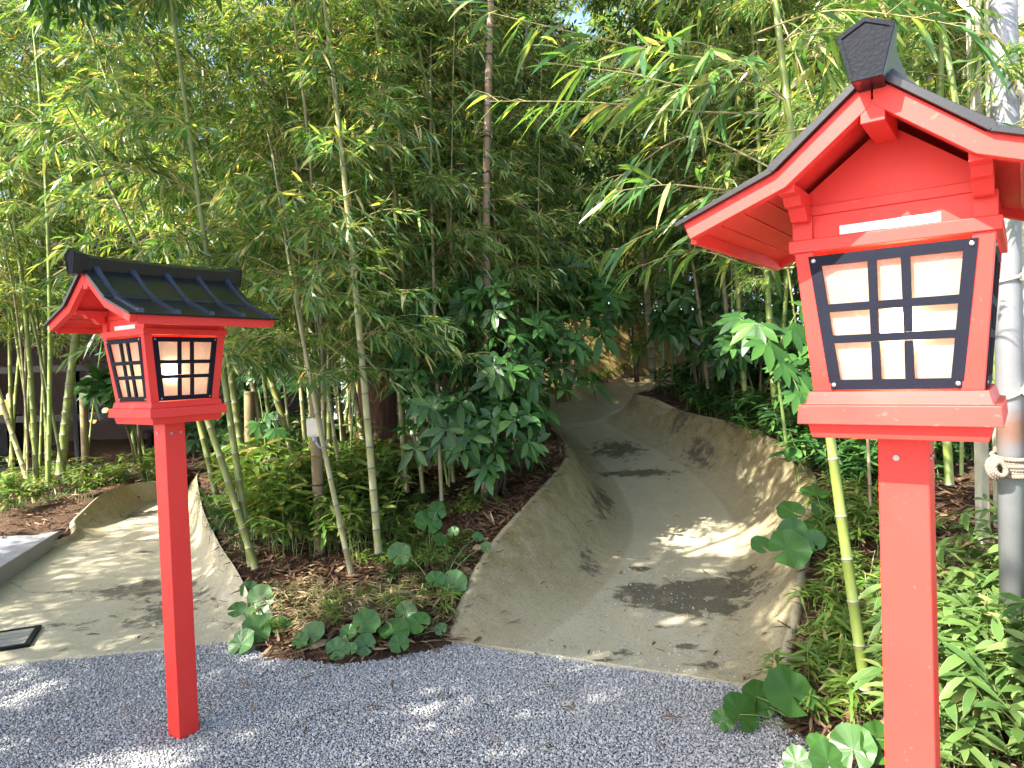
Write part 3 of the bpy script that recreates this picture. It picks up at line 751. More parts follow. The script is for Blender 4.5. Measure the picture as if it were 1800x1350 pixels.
def bamboo_meshes(seed, height=6., r0=.018, start=1.3, seg=.24, bl=(.5, 1.1), lean=(0, 0), curve=.5, tw=6, lf=6, leaf=(.05, .115), pale=False, sides=8, nb=(3, 4), foot=.25, updown=.5, gap=.2, leafmat_='bamboo_leaf'):
    r = np.random.default_rng(seed)
    nn = int(height/seg); zs = np.cumsum(np.r_[0, r.uniform(.8, 1.15, nn)*seg*np.linspace(.6, 1.25, nn)]); zs = zs/zs[-1]*height
    az = r.uniform(0, 6.28); cv = curve*r.uniform(.4, 1.2)
    def cp(z):
        s = z/height
        return np.array((lean[0]*z+math.cos(az)*cv*s**2.4*height*.28, lean[1]*z+math.sin(az)*cv*s**2.4*height*.28, z*(1-.06*cv*s*s)))
    P = []; rr = []; mats = []
    for i, z in enumerate(zs):
        rad = r0*(1-.82*(z/height)**1.3); h = max(.0022, rad*.16)
        if i == 0: P.append(cp(-foot)); rr.append(rad); mats.append(0)
        for dz, k, mm in ((-1.6*h, 1.0, 2), (-.5*h, 1.10, 1), (.5*h, 1.12, 2), (2.2*h, .97, 0)):
            P.append(cp(z+dz-(foot-.05 if i == 0 else 0))); rr.append(rad*k); mats.append(mm)
    mb = MB(); mb.tube(P, rr, sides, mats=mats)
    BP = []; BD = []; BL = []
    side = r.uniform(0, 6.28)
    for z in zs[1:]:
        if z < start: continue
        side += math.pi+r.normal(0, .5)
        if r.random() < gap: continue
        rel = (z-start)/(height-start+.01)
        for q in range(int(r.integers(nb[0], nb[1]+1))):
            a = side+r.normal(0, .55)+(math.pi if q == 3 else 0); ln = r.uniform(*bl)*(1-.4*rel)*(1 if q == 0 else .72)
            d = np.array((math.cos(a), math.sin(a), 0)); base = cp(z)+d*r0*.8*(1-.82*(z/height)**1.3)
            up = updown+r.normal(0, .2)
            p1 = base+d*ln*.5+np.array((0, 0, ln*up*.75)); p2 = base+d*ln+np.array((0, 0, ln*(up*.55-.15)))
            B = bez(base, p1, p2, 7); mb.tube(B, np.linspace(.0032, .0011, 7), 3, m=3, cap=False)
            for k in range(tw):
                s = .25+.75*(k+r.random()*.6)/tw; s = min(s, 1)
                j = min(int(s*6), 5); pt = B[j]+(B[j+1]-B[j])*(s*6-j)
                ta = a+(1 if k % 2 else -1)*r.uniform(.3, 1.1); tl = r.uniform(.08, .24)
                td = nrm(np.array((math.cos(ta), math.sin(ta), r.normal(.0, .3))))
                if k == tw-1: td = nrm(B[-1]-B[-2])
                e = pt+td*tl+np.array((0, 0, -tl*.25))
                mb.tube([pt, pt*.5+e*.5+np.array((0, 0, .01)), e], [.0012, .001, .0007], 3, m=3, cap=False)
                m = int(r.integers(lf-2, lf+2))
                u = np.linspace(.3, 1, m); pos = pt+(e-pt)*u[:, None]
                sp = r.uniform(.2, 1.0, m)*np.where(np.arange(m) % 2, 1, -1); sp[-1] = r.normal(0, .15)
                ca, sa = np.cos(sp), np.sin(sp)
                dd = np.stack([td[0]*ca-td[1]*sa, td[0]*sa+td[1]*ca, np.full(m, td[2])-r.uniform(-.35, 1.0, m)], 1)
                BP.append(pos); BD.append(dd); BL.append(r.uniform(leaf[0], leaf[1], m))
    BP = np.concatenate(BP); BD = nrm(np.concatenate(BD)); BL = np.concatenate(BL); n = len(BP)
    NN = nrm(np.stack([r.normal(0, .8, n), r.normal(0, .8, n), np.ones(n)], 1))
    V, fs = blades(BP, BD, NN, BL, BL*r.uniform(.12, .165, n), r.uniform(-.05, .45, n))
    cm = M['culm_pale'] if pale is True else (M['culm_near'] if pale == 'near' else M['culm_green'])
    culm = mesh_of(mb, 'culm', [cm, M['node_dark'], M['node_pale'], M['twig']], True)
    leaves = raw(V, fs, 'leaves', M[leafmat_])
    return culm, leaves

def place_bamboo(meshes, loc, label, group, rz=0, tilt=(0, 0), sc=1., name='bamboo'):
    t = empty(name, loc, label, 'bamboo', group, (tilt[0], tilt[1], rz)); t.scale = (sc, sc, sc)
    for nme, me in zip(('culm', 'leaves'), meshes): child(nme, me, t)
    return t

# hero culms: base pixel, depth, a second pixel the culm passes through (same depth)
HERO = [
    # bx, by, Y, tx, ty, px width, start, height, pale, label
    (460, 1036, 4.55, 372, 740, 14, 1.4, 3.4, False, 'slanting green bamboo culm crossing right of the left lantern post'),
    (447, 1034, 4.6, 405, 740, 13, 1.4, 5.0, False, 'upright companion of the slanting culm by the bright kidney leaves'),
    (390, 915, 5.8, 352, 745, 11, 1.6, 5.0, False, 'thin green culm rising from the ramp edge beside the red post'),
    (412, 905, 5.9, 372, 745, 9, 1.6, 5.0, False, 'thinner green culm behind the ramp edge culm'),
    (626, 1048, 4.35, 530, 620, 11, 1.3, 2.9, True, 'pale slender culm leaning across the stake with the outlet box'),
    (668, 1008, 4.6, 632, 560, 14, 1.5, 5.2, True, 'straw coloured culm with bumpy nodes standing right of the stake'),
    (716, 900, 5.6, 697, 560, 12, 1.2, 5.2, False, 'green culm in front of the left side of the glossy shrub'),
    (655, 865, 6.3, 604, 600, 12, 1.3, 5.2, True, 'sun bleached culm beside the red barked trunk'),
    (527, 845, 6.0, 470, 640, 12, 1.4, 5.2, False, 'green culm left of the outlet box stake leaning left'),
    (612, 830, 6.8, 585, 640, 12, 1.3, 5.4, True, 'pale culm directly right of the outlet box'),
    (583, 880, 6.2, 560, 640, 9, 1.3, 5.2, True, 'thin pale culm hidden behind the outlet stake'),
    (440, 900, 6.3, 402, 640, 14, 1.5, 5.4, False, 'stout green culm between the left lantern and the outlet stake'),
    (480, 880, 6.6, 440, 640, 11, 1.5, 5.4, True, 'straw culm right of the stout green culm'),
    (66, 906, 7.6, 57, 640, 10, 2.0, 5.5, False, 'green culm rising from the fork at the left bed edge'),
    (70, 908, 7.5, -20, 640, 9, 2.0, 5.5, True, 'culm slanting out to the left edge from the left bed'),
    (104, 855, 8.0, 126, 640, 16, 2.0, 6.0, False, 'thick old culm with dark nodes before the dark windows'),
    (85, 860, 8.3, 78, 640, 8, 2.0, 5.5, False, 'thin culm left of the thick old culm'),
    (1366, 772, 7.0, 1352, 560, 12, 1.7, 5.5, False, 'single green culm on the bank left of the near lantern tray'),
    (1312, 735, 7.6, 1300, 560, 10, 1.7, 5.5, False, 'green culm one step left of the single bank culm'),
    (1290, 728, 8.0, 1280, 560, 9, 1.7, 5.5, True, 'pale culm in the shaded row above the trough rim'),
    (1247, 705, 8.4, 1230, 540, 8, 1.8, 5.5, True, 'thin pale culm leaning in the shaded row'),
    (1148, 680, 10.0, 1135, 470, 12, 1.9, 6.0, True, 'sunlit pale culm at the bend of the trough'),
    (1163, 682, 10.2, 1160, 470, 11, 1.9, 6.0, False, 'dark culm just right of the sunlit bend culm'),
    (1185, 690, 9.8, 1178, 470, 10, 1.9, 6.0, False, 'dark culm second right of the sunlit bend culm'),
    (1210, 692, 9.6, 1205, 470, 11, 1.9, 6.0, False, 'dark culm third right of the sunlit bend culm'),
    (1533, 1292, 2.62, 1458, 770, 20, 2.0, 5.0, 'near', 'thick bright green culm running down beside the near lantern post'),
    (1672, 905, 3.1, 1664, 770, 15, 2.2, 5.0, 'near', 'green culm standing right behind the near lantern post'),
    (1690, 880, 3.6, 1690, 770, 7, 2.2, 4.5, 'near', 'thin green culm between the near lantern post and the steel pole'),
]
for k, (bx, by, Y, tx, ty, wpx, st, hh, pale, lab) in enumerate(HERO):
    p = at(bx, by, Y); q = at(tx, ty, Y+.05)
    lean = ((q[0]-p[0])/(q[2]-p[2]), (q[1]-p[1])/(q[2]-p[2]))
    near = Y < 4
    ms = bamboo_meshes(100+k, hh, wpx/2/F*Y, st, .2 if not near else .235, (.45, .95), lean, .35, 7, 8, (.10, .16) if near else (.085, .145), pale=pale, sides=14 if near else 9, foot=.7)
    hb = place_bamboo(ms, p, lab, None)
    if 'thick bright green' in lab: NEARB = hb

# long arching sprays that leave the near culm across the picture's upper right
def spray(name, path, parent, seed, leaf=(.10, .17), step=.05):
    r = np.random.default_rng(seed); org = np.array(parent.location)
    K = np.array([at(*p) for p in path])-org; Q = catmull(K, 12); mb = MB(); mb.tube(Q, np.linspace(.0045, .0012, len(Q)), 5, m=0)
    sl_ = np.r_[0, np.cumsum(np.linalg.norm(np.diff(Q, axis=0), axis=1))]; BP = []; BD = []; BL = []
    for k, d in enumerate(np.arange(.12, sl_[-1], step)):
        p = np.array([np.interp(d, sl_, Q[:, i]) for i in range(3)]); j = min(int(np.searchsorted(sl_, d)), len(Q)-1); T = nrm(Q[j]-Q[j-1])
        sd = 1 if k % 2 else -1; side = nrm(np.cross(T, np.array((0, 0, 1.))))*sd
        if r.random() < .75:
            tl = r.uniform(.04, .16); e = p+(T*.7+side*.7+np.array((0, 0, r.normal(.05, .35))))*tl
            mb.tube([p, (p+e)/2+np.array((0, 0, .008)), e], [.0016, .0012, .0008], 4, m=0, cap=False)
            m = int(r.integers(2, 6)); u = np.linspace(.4, 1, m); pos = p+(e-p)*u[:, None]; td = nrm(e-p)
        else: m = 1; pos = p[None]; td = T
        for q in range(m):
            BP.append(pos[q]); dd = td+side*r.uniform(-.5, .7)+T*r.uniform(-.2, .5); dd[2] -= r.uniform(-.1, .9); BD.append(dd); BL.append(r.uniform(*leaf))
    BP, BD, BL = np.array(BP), np.array(BD), np.array(BL); n = len(BP)
    V, fs = blades(BP, BD, nrm(np.stack([r.normal(0, .6, n), r.normal(0, .6, n), np.ones(n)], 1)), BL, BL*r.uniform(.1, .15, n), r.uniform(.1, .5, n), .12, ((0, .12), (.12, .7), (.35, 1.), (.65, .8), (.88, .35), (1, 0)))
    o = child('branch', mesh_of(mb, 'branch', M['twig'], True), parent); child('leaves', raw(V, fs, 'leaves', M['bamboo_leaf']), o)
for i, pth in enumerate([[(1340, 200, 2.72), (1200, 195, 2.55), (1040, 180, 2.5), (860, 178, 2.5)], [(1330, 110, 2.75), (1180, 95, 2.6), (1000, 55, 2.5), (860, 22, 2.5)],
                         [(1372, 330, 2.66), (1290, 335, 2.4), (1180, 325, 2.3), (1090, 335, 2.25)], [(1365, 300, 2.7), (1220, 240, 2.9), (1120, 290, 3.0), (1040, 350, 3.1)],
                         [(1385, 400, 2.66), (1270, 395, 2.9), (1170, 400, 3.0), (1080, 440, 3.1)], [(1345, 240, 2.7), (1500, 215, 2.5), (1650, 230, 2.4), (1790, 235, 2.3)],
                         [(1325, 60, 2.75), (1450, 20, 2.6), (1600, 30, 2.5), (1750, 60, 2.4)], [(1330, 90, 2.75), (1230, 150, 2.4), (1110, 130, 2.3), (960, 110, 2.25)],
                         [(1395, 470, 2.66), (1330, 470, 2.9), (1220, 440, 3.1), (1120, 470, 3.3)]]):
    spray('branch', pth, NEARB, 900+i)

# repeats: a dozen different plants, copied
protos = [bamboo_meshes(10+i, h, r_, s, .25, b_, (0, 0), c, tw+4, lf+3, pale=p) for i, (h, r_, s, b_, c, tw, lf, p) in enumerate([
    (5.6, .020, 1.2, (.5, 1.1), .5, 7, 7, False), (6.4, .022, 1.4, (.5, 1.2), .6, 7, 7, False), (5.0, .015, 1.1, (.45, 1.0), .7, 7, 7, True),
    (6.0, .018, 1.0, (.5, 1.1), .4, 7, 7, True), (4.4, .013, .9, (.45, .9), .8, 7, 7, False)])]
high = [bamboo_meshes(40+i, h, r_, s, .26, b_, (0, 0), c, 11, 11, leaf=(.045, .105), pale=p) for i, (h, r_, s, b_, c, p) in enumerate([
    (6.2, .020, 1.9, (.5, 1.1), .5, False), (5.8, .014, 1.5, (.5, 1.2), .6, False), (6.6, .022, 2.1, (.5, 1.2), .5, False), (5.4, .013, 1.45, (.5, 1.1), .7, True)])]
def scatter(n, region, prot, label, group, seed, mind=.25, sc=(.85, 1.15)):
    r = np.random.default_rng(seed); pts = []; tries = 0
    x0, x1, y0, y1 = region
    while len(pts) < n and tries < n*80:
        tries += 1
        x, y = r.uniform(x0, x1), r.uniform(y0, y1)
        a = np.array([x]), np.array([y])
        if any((x-p[0])**2+(y-p[1])**2 < mind**2 for p in pts): continue
        bad = False
        for P in (PR, PL):
            if inside(P, *a)[0] or pdist(P, *a)[0] < .18: bad = True
        if bad or inside(GPOLY, *a)[0]: continue
        if abs(x+1.27*y/6.7) < .3 and 4 < y < 6.9: continue
        pts.append((x, y))
    for x, y in pts:
        place_bamboo(prot[int(r.integers(len(prot)))], (x, y, gz(x, y)), label, group, r.uniform(0, 6.28), (r.normal(0, .07), r.normal(0, .07)), r.uniform(*sc))
    return pts
scatter(42, (-2.4, .5, 5.9, 8.9), protos, 'leafy green bamboo in the dense central thicket around the red barked trunk', 'bamboos of the central thicket', 1)
scatter(9, (-1.7, -.3, 5.1, 6.2), protos, 'leafy bamboo at the front of the central bed behind the stake', 'bamboos at the front of the central bed', 2)
scatter(22, (-7.2, -4.1, 6.9, 9.9), high, 'sunlit leafy bamboo before the dark windows on the left', 'bamboos before the dark windows', 3, sc=(1., 1.25))
scatter(62, (2.2, 5.6, 5.0, 10.5), high, 'tall bamboo on the shaded bank right of the trough', 'bamboos of the right bank', 4)
low_p = [bamboo_meshes(70+i, 4.2, .014, .35, .24, (.45, .95), (0, 0), .6, 8, 8) for i in range(2)]
def grove():
    """the far grove reads as one mass: one object whose nodes repeat the plants over its points"""
    r = np.random.default_rng(5); V = []; K = []; S = []
    for n, (x0, x1, y0, y1), ks, sc in ((84, (-3.5, 7.5, 11.9, 15.), (0, 1, 2), (1., 1.35)), (26, (-1., 5., 12.1, 14.5), (3, 4), (.9, 1.15))):
        for _ in range(n):
            x, y = r.uniform(x0, x1), r.uniform(y0, y1); V.append((x, y, gz(x, min(y, 14)))); K.append(ks[int(r.integers(len(ks)))]); S.append(r.uniform(*sc))
    me = bpy.data.meshes.new('bamboo_grove'); me.from_pydata(V, [], [])
    me.attributes.new('plant', 'INT', 'POINT').data.foreach_set('value', np.array(K, np.int32))
    me.attributes.new('size', 'FLOAT', 'POINT').data.foreach_set('value', np.array(S, np.float32))
    me.attributes.new('turn', 'FLOAT', 'POINT').data.foreach_set('value', r.uniform(0, 6.28, len(V)).astype(np.float32))
    o = child('bamboo_grove', me, None); tag(o, 'far sunlit bamboo grove behind the ochre fence', 'bamboo grove', kind='stuff')
    g = bpy.data.node_groups.new('grove', 'GeometryNodeTree')
    g.interface.new_socket('Geometry', in_out='INPUT', socket_type='NodeSocketGeometry'); g.interface.new_socket('Geometry', in_out='OUTPUT', socket_type='NodeSocketGeometry')
    gi, go, jn = g.nodes.new('NodeGroupInput'), g.nodes.new('NodeGroupOutput'), g.nodes.new('GeometryNodeJoinGeometry')
    def na(nm, ty):
        n = g.nodes.new('GeometryNodeInputNamedAttribute'); n.data_type = ty; n.inputs[0].default_value = nm; return n.outputs[0]
    kd, sz, tn = na('plant', 'INT'), na('size', 'FLOAT'), na('turn', 'FLOAT')
    cx = g.nodes.new('ShaderNodeCombineXYZ'); g.links.new(tn, cx.inputs[2])
    for k, ms in enumerate([protos[0], protos[1], protos[3], low_p[0], low_p[1]]):
        cm = g.nodes.new('FunctionNodeCompare'); cm.data_type = 'INT'; cm.operation = 'EQUAL'; g.links.new(kd, cm.inputs[2]); cm.inputs[3].default_value = k
        for me_ in ms:
            src = next((q for q in bpy.data.objects if q.data == me_), None)
            if src is None: src = place_bamboo(ms, (5.6+k, 11.2, gz(5.6+k, 11.2)), 'young leafy bamboo at the right end of the ochre fence', 'young bamboos at the end of the fence').children[0 if me_ is ms[0] else 1]
            oi = g.nodes.new('GeometryNodeObjectInfo'); oi.inputs['Object'].default_value = src; oi.transform_space = 'ORIGINAL'
            ip = g.nodes.new('GeometryNodeInstanceOnPoints'); g.links.new(gi.outputs[0], ip.inputs['Points']); g.links.new(cm.outputs[0], ip.inputs['Selection']); g.links.new(oi.outputs['Geometry'], ip.inputs['Instance'])
            g.links.new(cx.outputs[0], ip.inputs['Rotation']); g.links.new(sz, ip.inputs['Scale']); g.links.new(ip.outputs[0], jn.inputs[0])
    g.links.new(jn.outputs[0], go.inputs[0]); o.modifiers.new('grove', 'NODES').node_group = g
grove()
scatter(6, (1.9, 3.6, 10.4, 11.6), protos, 'bushy bamboo in front of the ochre fence', 'bamboos in front of the fence', 12, sc=(1., 1.25))
thin = [bamboo_meshes(80+i, 4.6, .0095, 2.1, .24, (.4, .8), (0, 0), .6, 7, 7, pale=(i == 1), nb=(2, 3)) for i in range(3)]
scatter(50, (2.0, 4.6, 5.2, 10.2), thin, 'thin stemmed bamboo in the packed dark row above the right rim', 'thin bamboos of the right bank', 9, .14)
scatter(36, (-2.0, .3, 5.2, 8.4), thin, 'thin stemmed bamboo between the culms of the central bed', 'thin bamboos of the central bed', 10, .14)
scatter(9, (2.1, 4.2, 2.6, 4.6), high, 'near bamboo with long leaf sprays behind the right lantern', 'bamboos behind the near lantern', 6)
SHADE = [(-5.4, 2.2), (-5.0, .2), (-6.2, 1.5), (-5.8, 3.0), (-6.8, 2.6), (-4.2, -.6), (-6.6, .4), (-3.4, -1.2), (-4.5, -1.8), (-3.5, -2.8), (-5.6, -1.2), (-4.2, 2.4), (-5.0, 3.6)]  # unseen bamboos added left of the frame to dapple the forecourt
for i, (x, y) in enumerate(SHADE):
    place_bamboo(high[i % 4], (x, y, 0), 'unseen tall bamboo added to shade the forecourt from the left', 'unseen bamboos added for forecourt shade', i*1.7, (.03, -.03), 1.1)

# ------------------------------------------------------------------ trees
def leaf_cloud(r, centres, radii, n, L, wr, mat, droop=.3, prof=((.0, .1), (.3, 1.), (.65, .85), (1., 0)), fold=.0, up=.3, name='crown'):
    """leaf sprays filling several overlapping lobes, thicker near their skins"""
    c = np.array(centres); k = r.integers(0, len(c), n//6)
    d = nrm(r.normal(size=(len(k), 3))); rad = r.uniform(.25, 1, len(k))**.45
    tw_ = c[k]+d*rad[:, None]*np.array(radii)[k]
    P = np.repeat(tw_, 6, 0)+r.normal(0, L*.35, (len(k)*6, 3)); D = np.repeat(d, 6, 0)+r.normal(0, .7, (len(k)*6, 3)); D[:, 2] -= .15
    m = len(P); Nn = nrm(np.stack([r.normal(0, .5, m), r.normal(0, .5, m), np.ones(m)], 1))
    ll = L*r.uniform(.65, 1.25, m)
    V, fs = blades(P, D, Nn, ll, ll*wr, droop, fold, prof)
    return raw(V, fs, name, mat)
def tree(loc, label, seed, h, r0, lobes, nleaf, L, mat, lean=(0, 0), group=None, name='tree', bark='bark'):
    r = np.random.default_rng(seed); t = empty(name, loc, label, 'tree', group)
    mb = MB(); n = 14; z = np.linspace(-.3, h, n)
    P = np.stack([lean[0]*z+.05*np.sin(z*1.3+seed), lean[1]*z+.05*np.cos(z*1.1), z], 1)
    rr = r0*(1-.75*np.clip(z, 0, h)/h)*(1+.06*r.normal(size=n)); rr[0] *= 1.35; rr[1] *= 1.15
    mb.tube(P, rr, 14)
    for c, rad in lobes:
        c = np.array(c); j = int(np.clip(np.searchsorted(z, c[2]*.6), 2, n-3)); b0 = P[j]
        mb.tube(bez(b0, b0*.5+c*.5+np.array((0, 0, -.1)), c, 7), np.linspace(rr[j]*.45, .015, 7), 7)
    tr = child('trunk', mesh_of(mb, 'trunk', M[bark], True), t)
    child('crown', leaf_cloud(r, [c for c, _ in lobes], [rad for _, rad in lobes], nleaf, L, .3, M[mat]), t)
    return t
tb = at(668, 790, 6.7)
_r = np.random.default_rng(31); _l = [((.2, .2, 3.4), (.6, .6, .5)), ((.5, .6, 4.3), (.8, .8, .6))]+[((x+_r.normal(0, .25), y+_r.normal(0, .25), _r.uniform(5.0, 6.6)), (.95, .95, .6)) for x in (-1.4, -.3, .8, 1.9, 3.0) for y in (-.9, .3, 1.5, 2.7)]
tree(tuple(tb), 'tall reddish barked tree trunk rising inside the central bamboo thicket', 5, 6.2, .2, _l, 30000, .12, 'laurel_leaf', (.02, 0))
_r = np.random.default_rng(41); _l = [((_r.normal(0, 1.1), _r.normal(0, .6), z), (.8, .7, .6)) for z in np.linspace(.9, 6.5, 22)]
tree((.15, 9.1, 1.0), 'dark small leaved evergreen tree filling the shade behind the ringed brown pole', 43, 6.6, .16, _l, 26000, .1, 'laurel_leaf', name='evergreen_tree', bark='twig_dark')
for i, (x, y, sc, lab) in enumerate([(-9, 17, 1.1, 'broad evergreen tree standing far behind the left bamboo'), (-3.5, 17.5, 1.25, 'dark evergreen tree far behind the left lantern roof'), (1.5, 17, 1.1, 'dark evergreen tree far beyond the top of the trough'), (6.5, 16.5, 1.15, 'dark evergreen tree far behind the near lantern'), (11.5, 16, 1.1, 'evergreen tree far behind the right edge')]):
    r = np.random.default_rng(50+i)
    lob = [((r.normal(0, 1.6), r.normal(0, 1.2), r.uniform(2.2, 9.0)), (r.uniform(1.4, 2.2), 1.4, r.uniform(1., 1.6))) for _ in range(18)]
    tree((x, y, 1.2), lab, 60+i, 8.5, .22, lob, 14000, .3, 'laurel_leaf' if i % 2 else 'undergrowth_leaf', group='evergreen trees at the back', name='evergreen_tree')

_h = empty('hedge', (3.5, 15.6, 1.2), 'tall clipped hedge closing the view behind the grove', 'hedge'); _r = np.random.default_rng(66)
_lb = [((x, _r.normal(0, .2), z), (1.0, .6, .8)) for x in np.arange(-7, 9, 1.1) for z in (.3, 1.5, 2.7)]
_mb = MB()
for x in np.arange(-7, 9, 1.1): _mb.tube([(x, 0, -.3), (x, 0, 1.), (x+.1, 0, 2.6)], [.06, .05, .02], 7); _mb.tube([(x, 0, .25), (x+1.1, .02, .3)], .02, 5)
child('stems', mesh_of(_mb, 'stems', M['twig_dark'], True), _h); child('leaves', leaf_cloud(_r, [c for c, _ in _lb], [q for _, q in _lb], 16000, .2, .35, M['undergrowth_leaf'], name='leaves'), _h)

# glossy broadleaf shrub
OVAL = ((.0, .08), (.14, .16), (.32, .78), (.55, 1.), (.8, .62), (1., 0))
def shrub(name, base, label, lobes, n, L, seed, mat='laurel_leaf', stems=5, wr=.36, face=None):
    """lobes: (centre, radius) in the place; whorls of oval leaves on twigs running back to a few stems"""
    r = np.random.default_rng(seed); base = np.array(base, float); t = empty(name, tuple(base), label, 'shrub')
    cs = np.array([c for c, _ in lobes])-base; rad = np.array([q for _, q in lobes]); wts = rad**2/(rad**2).sum()
    mb = MB(); parts = []
    joints = [base*0+np.array((r.normal(0, .03), r.normal(0, .03), -.1))]
    for c in cs:
        B = bez(np.array((r.normal(0, .03), r.normal(0, .03), -.1)), np.array((c[0]*.25, c[1]*.25, c[2]*.7)), c, 8); mb.tube(B, np.linspace(.016, .006, 8), 6)
    for i in range(n):
        k = r.choice(len(cs), p=wts); d = nrm(r.normal(size=3)); d[1] -= .35; d[2] += .15; d = nrm(d)
        tip = cs[k]+d*rad[k]*r.uniform(.45, 1.05)
        mb.tube(bez(cs[k], cs[k]*.5+tip*.5, tip, 4), np.linspace(.005, .0022, 4), 4, cap=False)
        ax = nrm(d*.6+np.array((0, -.25, .5))+r.normal(0, .25, 3)); m = int(r.integers(5, 9))
        u = nrm(np.cross(ax, r.normal(size=3))); v = np.cross(ax, u); a = np.arange(m)*2*np.pi/m+r.normal(0, .2, m)
        D = (u[None]*np.cos(a)[:, None]+v[None]*np.sin(a)[:, None])+ax[None]*r.uniform(-.25, .55, (m, 1))
        ll = L*r.uniform(.65, 1.15, m)
        parts.append(blades(np.repeat(tip[None], m, 0), D, np.repeat(ax[None], m, 0), ll, ll*wr*r.uniform(.85, 1.1, m), r.uniform(.1, .45, m), .22, OVAL))
    child('stems', mesh_of(mb, 'stems', M['twig_dark'], True), t)
    V, fs = joinb(parts); child('leaves', raw(V, fs, 'leaves', M[mat], True), t)
    return t
def lob(L_, Y): return [(at(px, py, Y+dy), r_/F*Y) for px, py, r_, dy in L_]
shrub('glossy_shrub', at(868, 868, 5.6), 'large glossy dark green broadleaf shrub at the left rim of the trough',
      lob([(760, 600, 75, .1), (880, 560, 75, 0), (800, 690, 85, -.1), (920, 640, 85, 0), (890, 745, 70, -.2), (860, 805, 40, -.2), (722, 590, 45, .1), (985, 600, 60, .2), (940, 700, 60, .1), (760, 770, 45, 0), (700, 660, 45, .1), (830, 520, 45, .1), (940, 770, 45, 0), (820, 740, 60, -.25), (880, 640, 70, -.2)], 5.4), 250, .165, 21)
shrub('glossy_shrub', at(985, 690, 7.0), 'darker taller broadleaf shrub behind the large glossy shrub', lob([(960, 500, 70, 0), (1010, 560, 60, 0), (930, 470, 50, .1), (1010, 640, 45, 0), (1060, 520, 50, .1), (900, 500, 45, .1)], 7.0), 75, .24, 22)
shrub('shaded_shrub', at(1225, 690, 8.6), 'nearly black shaded shrub among the culms at the trough bend', lob([(1200, 540, 60, 0), (1240, 590, 45, 0), (1180, 560, 40, 0), (1260, 520, 50, .1)], 8.6), 65, .22, 23)
for _i, (_x, _y, _q, _l) in enumerate([(500, 730, 80, 'dark evergreen shrub in the deep shade behind the outlet stake'), (640, 730, 90, 'dark evergreen shrub in the deep shade behind the red barked trunk'), (770, 700, 90, 'dark evergreen shrub in the deep shade behind the large glossy shrub'), (420, 740, 60, 'dark evergreen shrub between the building corner and the green culms')]):
    shrub('shade_shrub', at(_x, 830 if _i != 3 else 815, 8.9+.1*_i), _l, lob([(_x, _y, _q, 0), (_x-55, _y+30, _q*.7, .1), (_x+50, _y+35, _q*.7, .1), (_x+10, _y-90, _q*.8, .2)], 8.9), 90, .19, 70+_i)
shrub('bank_shrub', at(1330, 720, 7.6), 'dark leafy shrub on the right bank behind the fatsia', lob([(1290, 610, 60, 0), (1350, 560, 60, .2), (1260, 640, 40, .1), (1390, 620, 60, .3)], 7.8), 70, .2, 26)
shrub('bank_shrub', at(1440, 800, 6.0), 'dark leafy shrub on the right bank behind the near lantern', lob([(1420, 660, 60, 0), (1500, 640, 70, .1), (1440, 730, 50, 0), (1600, 640, 80, .2)], 6.0), 70, .2, 27)
shrub('bright_shrub', at(1120, 660, 10.6), 'small sunlit yellow green shrub at the trough bend', lob([(1105, 540, 30, 0), (1130, 610, 22, 0), (1090, 545, 22, 0)], 10.6), 34, .2, 24, 'undergrowth_leaf')
shrub('dark_sapling', at(245, 800, 8.4), 'dark broadleaf sapling before the windows left of the lantern', lob([(165, 670, 28, 0), (245, 650, 45, 0), (215, 690, 30, 0)], 8.4), 30, .3, 25)

# lobed-leaf fatsia at the right bank
def palmate(r, c, nrm_, dirv, size):
    """one hand-shaped leaf: seven pointed lobes"""
    n_ = nrm(np.array(nrm_)); d = np.array(dirv); d = nrm(d-n_*(d@n_)); s = np.cross(n_, d)
    P = []; D = []; L = []
    for k, a in enumerate(np.linspace(-1.9, 1.9, 7)):
        P.append(c); D.append(d*math.cos(a)+s*math.sin(a)-n_*.12); L.append(size*(1-.09*abs(k-3)))
    P, D, L = np.array(P), np.array(D), np.array(L)
    return blades(P, D, np.repeat(n_[None], 7, 0), L, L*.36, .2, .15, ((.0, .35), (.3, .62), (.6, 1.), (.82, .6), (1., 0)))
def fatsia(base, label, leaves, seed):
    r = np.random.default_rng(seed); base = np.array(base, float); t = empty('fatsia', tuple(base), label, 'shrub'); mb = MB(); parts = []
    top = np.mean([l[0] for l in leaves], 0)-base
    mb.tube(bez(np.array((0, 0, -.1)), top*.5+r.normal(0, .05, 3), top*np.array((.8, .8, .75)), 8), np.linspace(.018, .01, 8), 8)
    for p, sz in leaves:
        q = np.array(p)-base; mb.tube(bez(top*np.array((.8, .8, .75)), (q+top)*.5+np.array((0, 0, .06)), q, 6), np.linspace(.006, .003, 6), 5)
        dv = q-top+np.array((0, -.12, -.25)); parts.append(palmate(r, q, (r.normal(0, .3), -.75, .8), dv, sz*.74))
    child('stems', mesh_of(mb, 'stems', M['stem_green'], True), t)
    V, fs = joinb(parts); child('leaves', raw(V, fs, 'leaves', M['laurel_leaf'], True), t)
fatsia(at(1385, 790, 5.6), 'fatsia with large hand shaped dark leaves left of the near lantern', [(at(px, py, Y), s) for px, py, Y, s in ((1330, 570, 5.5, .36), (1350, 600, 5.4, .36), (1390, 575, 5.5, .34), (1300, 560, 5.7, .3), (1375, 640, 5.3, .26), (1400, 660, 5.3, .3), (1405, 690, 5.2, .28), (1290, 600, 5.8, .26), (1410, 540, 5.6, .3))], 1)
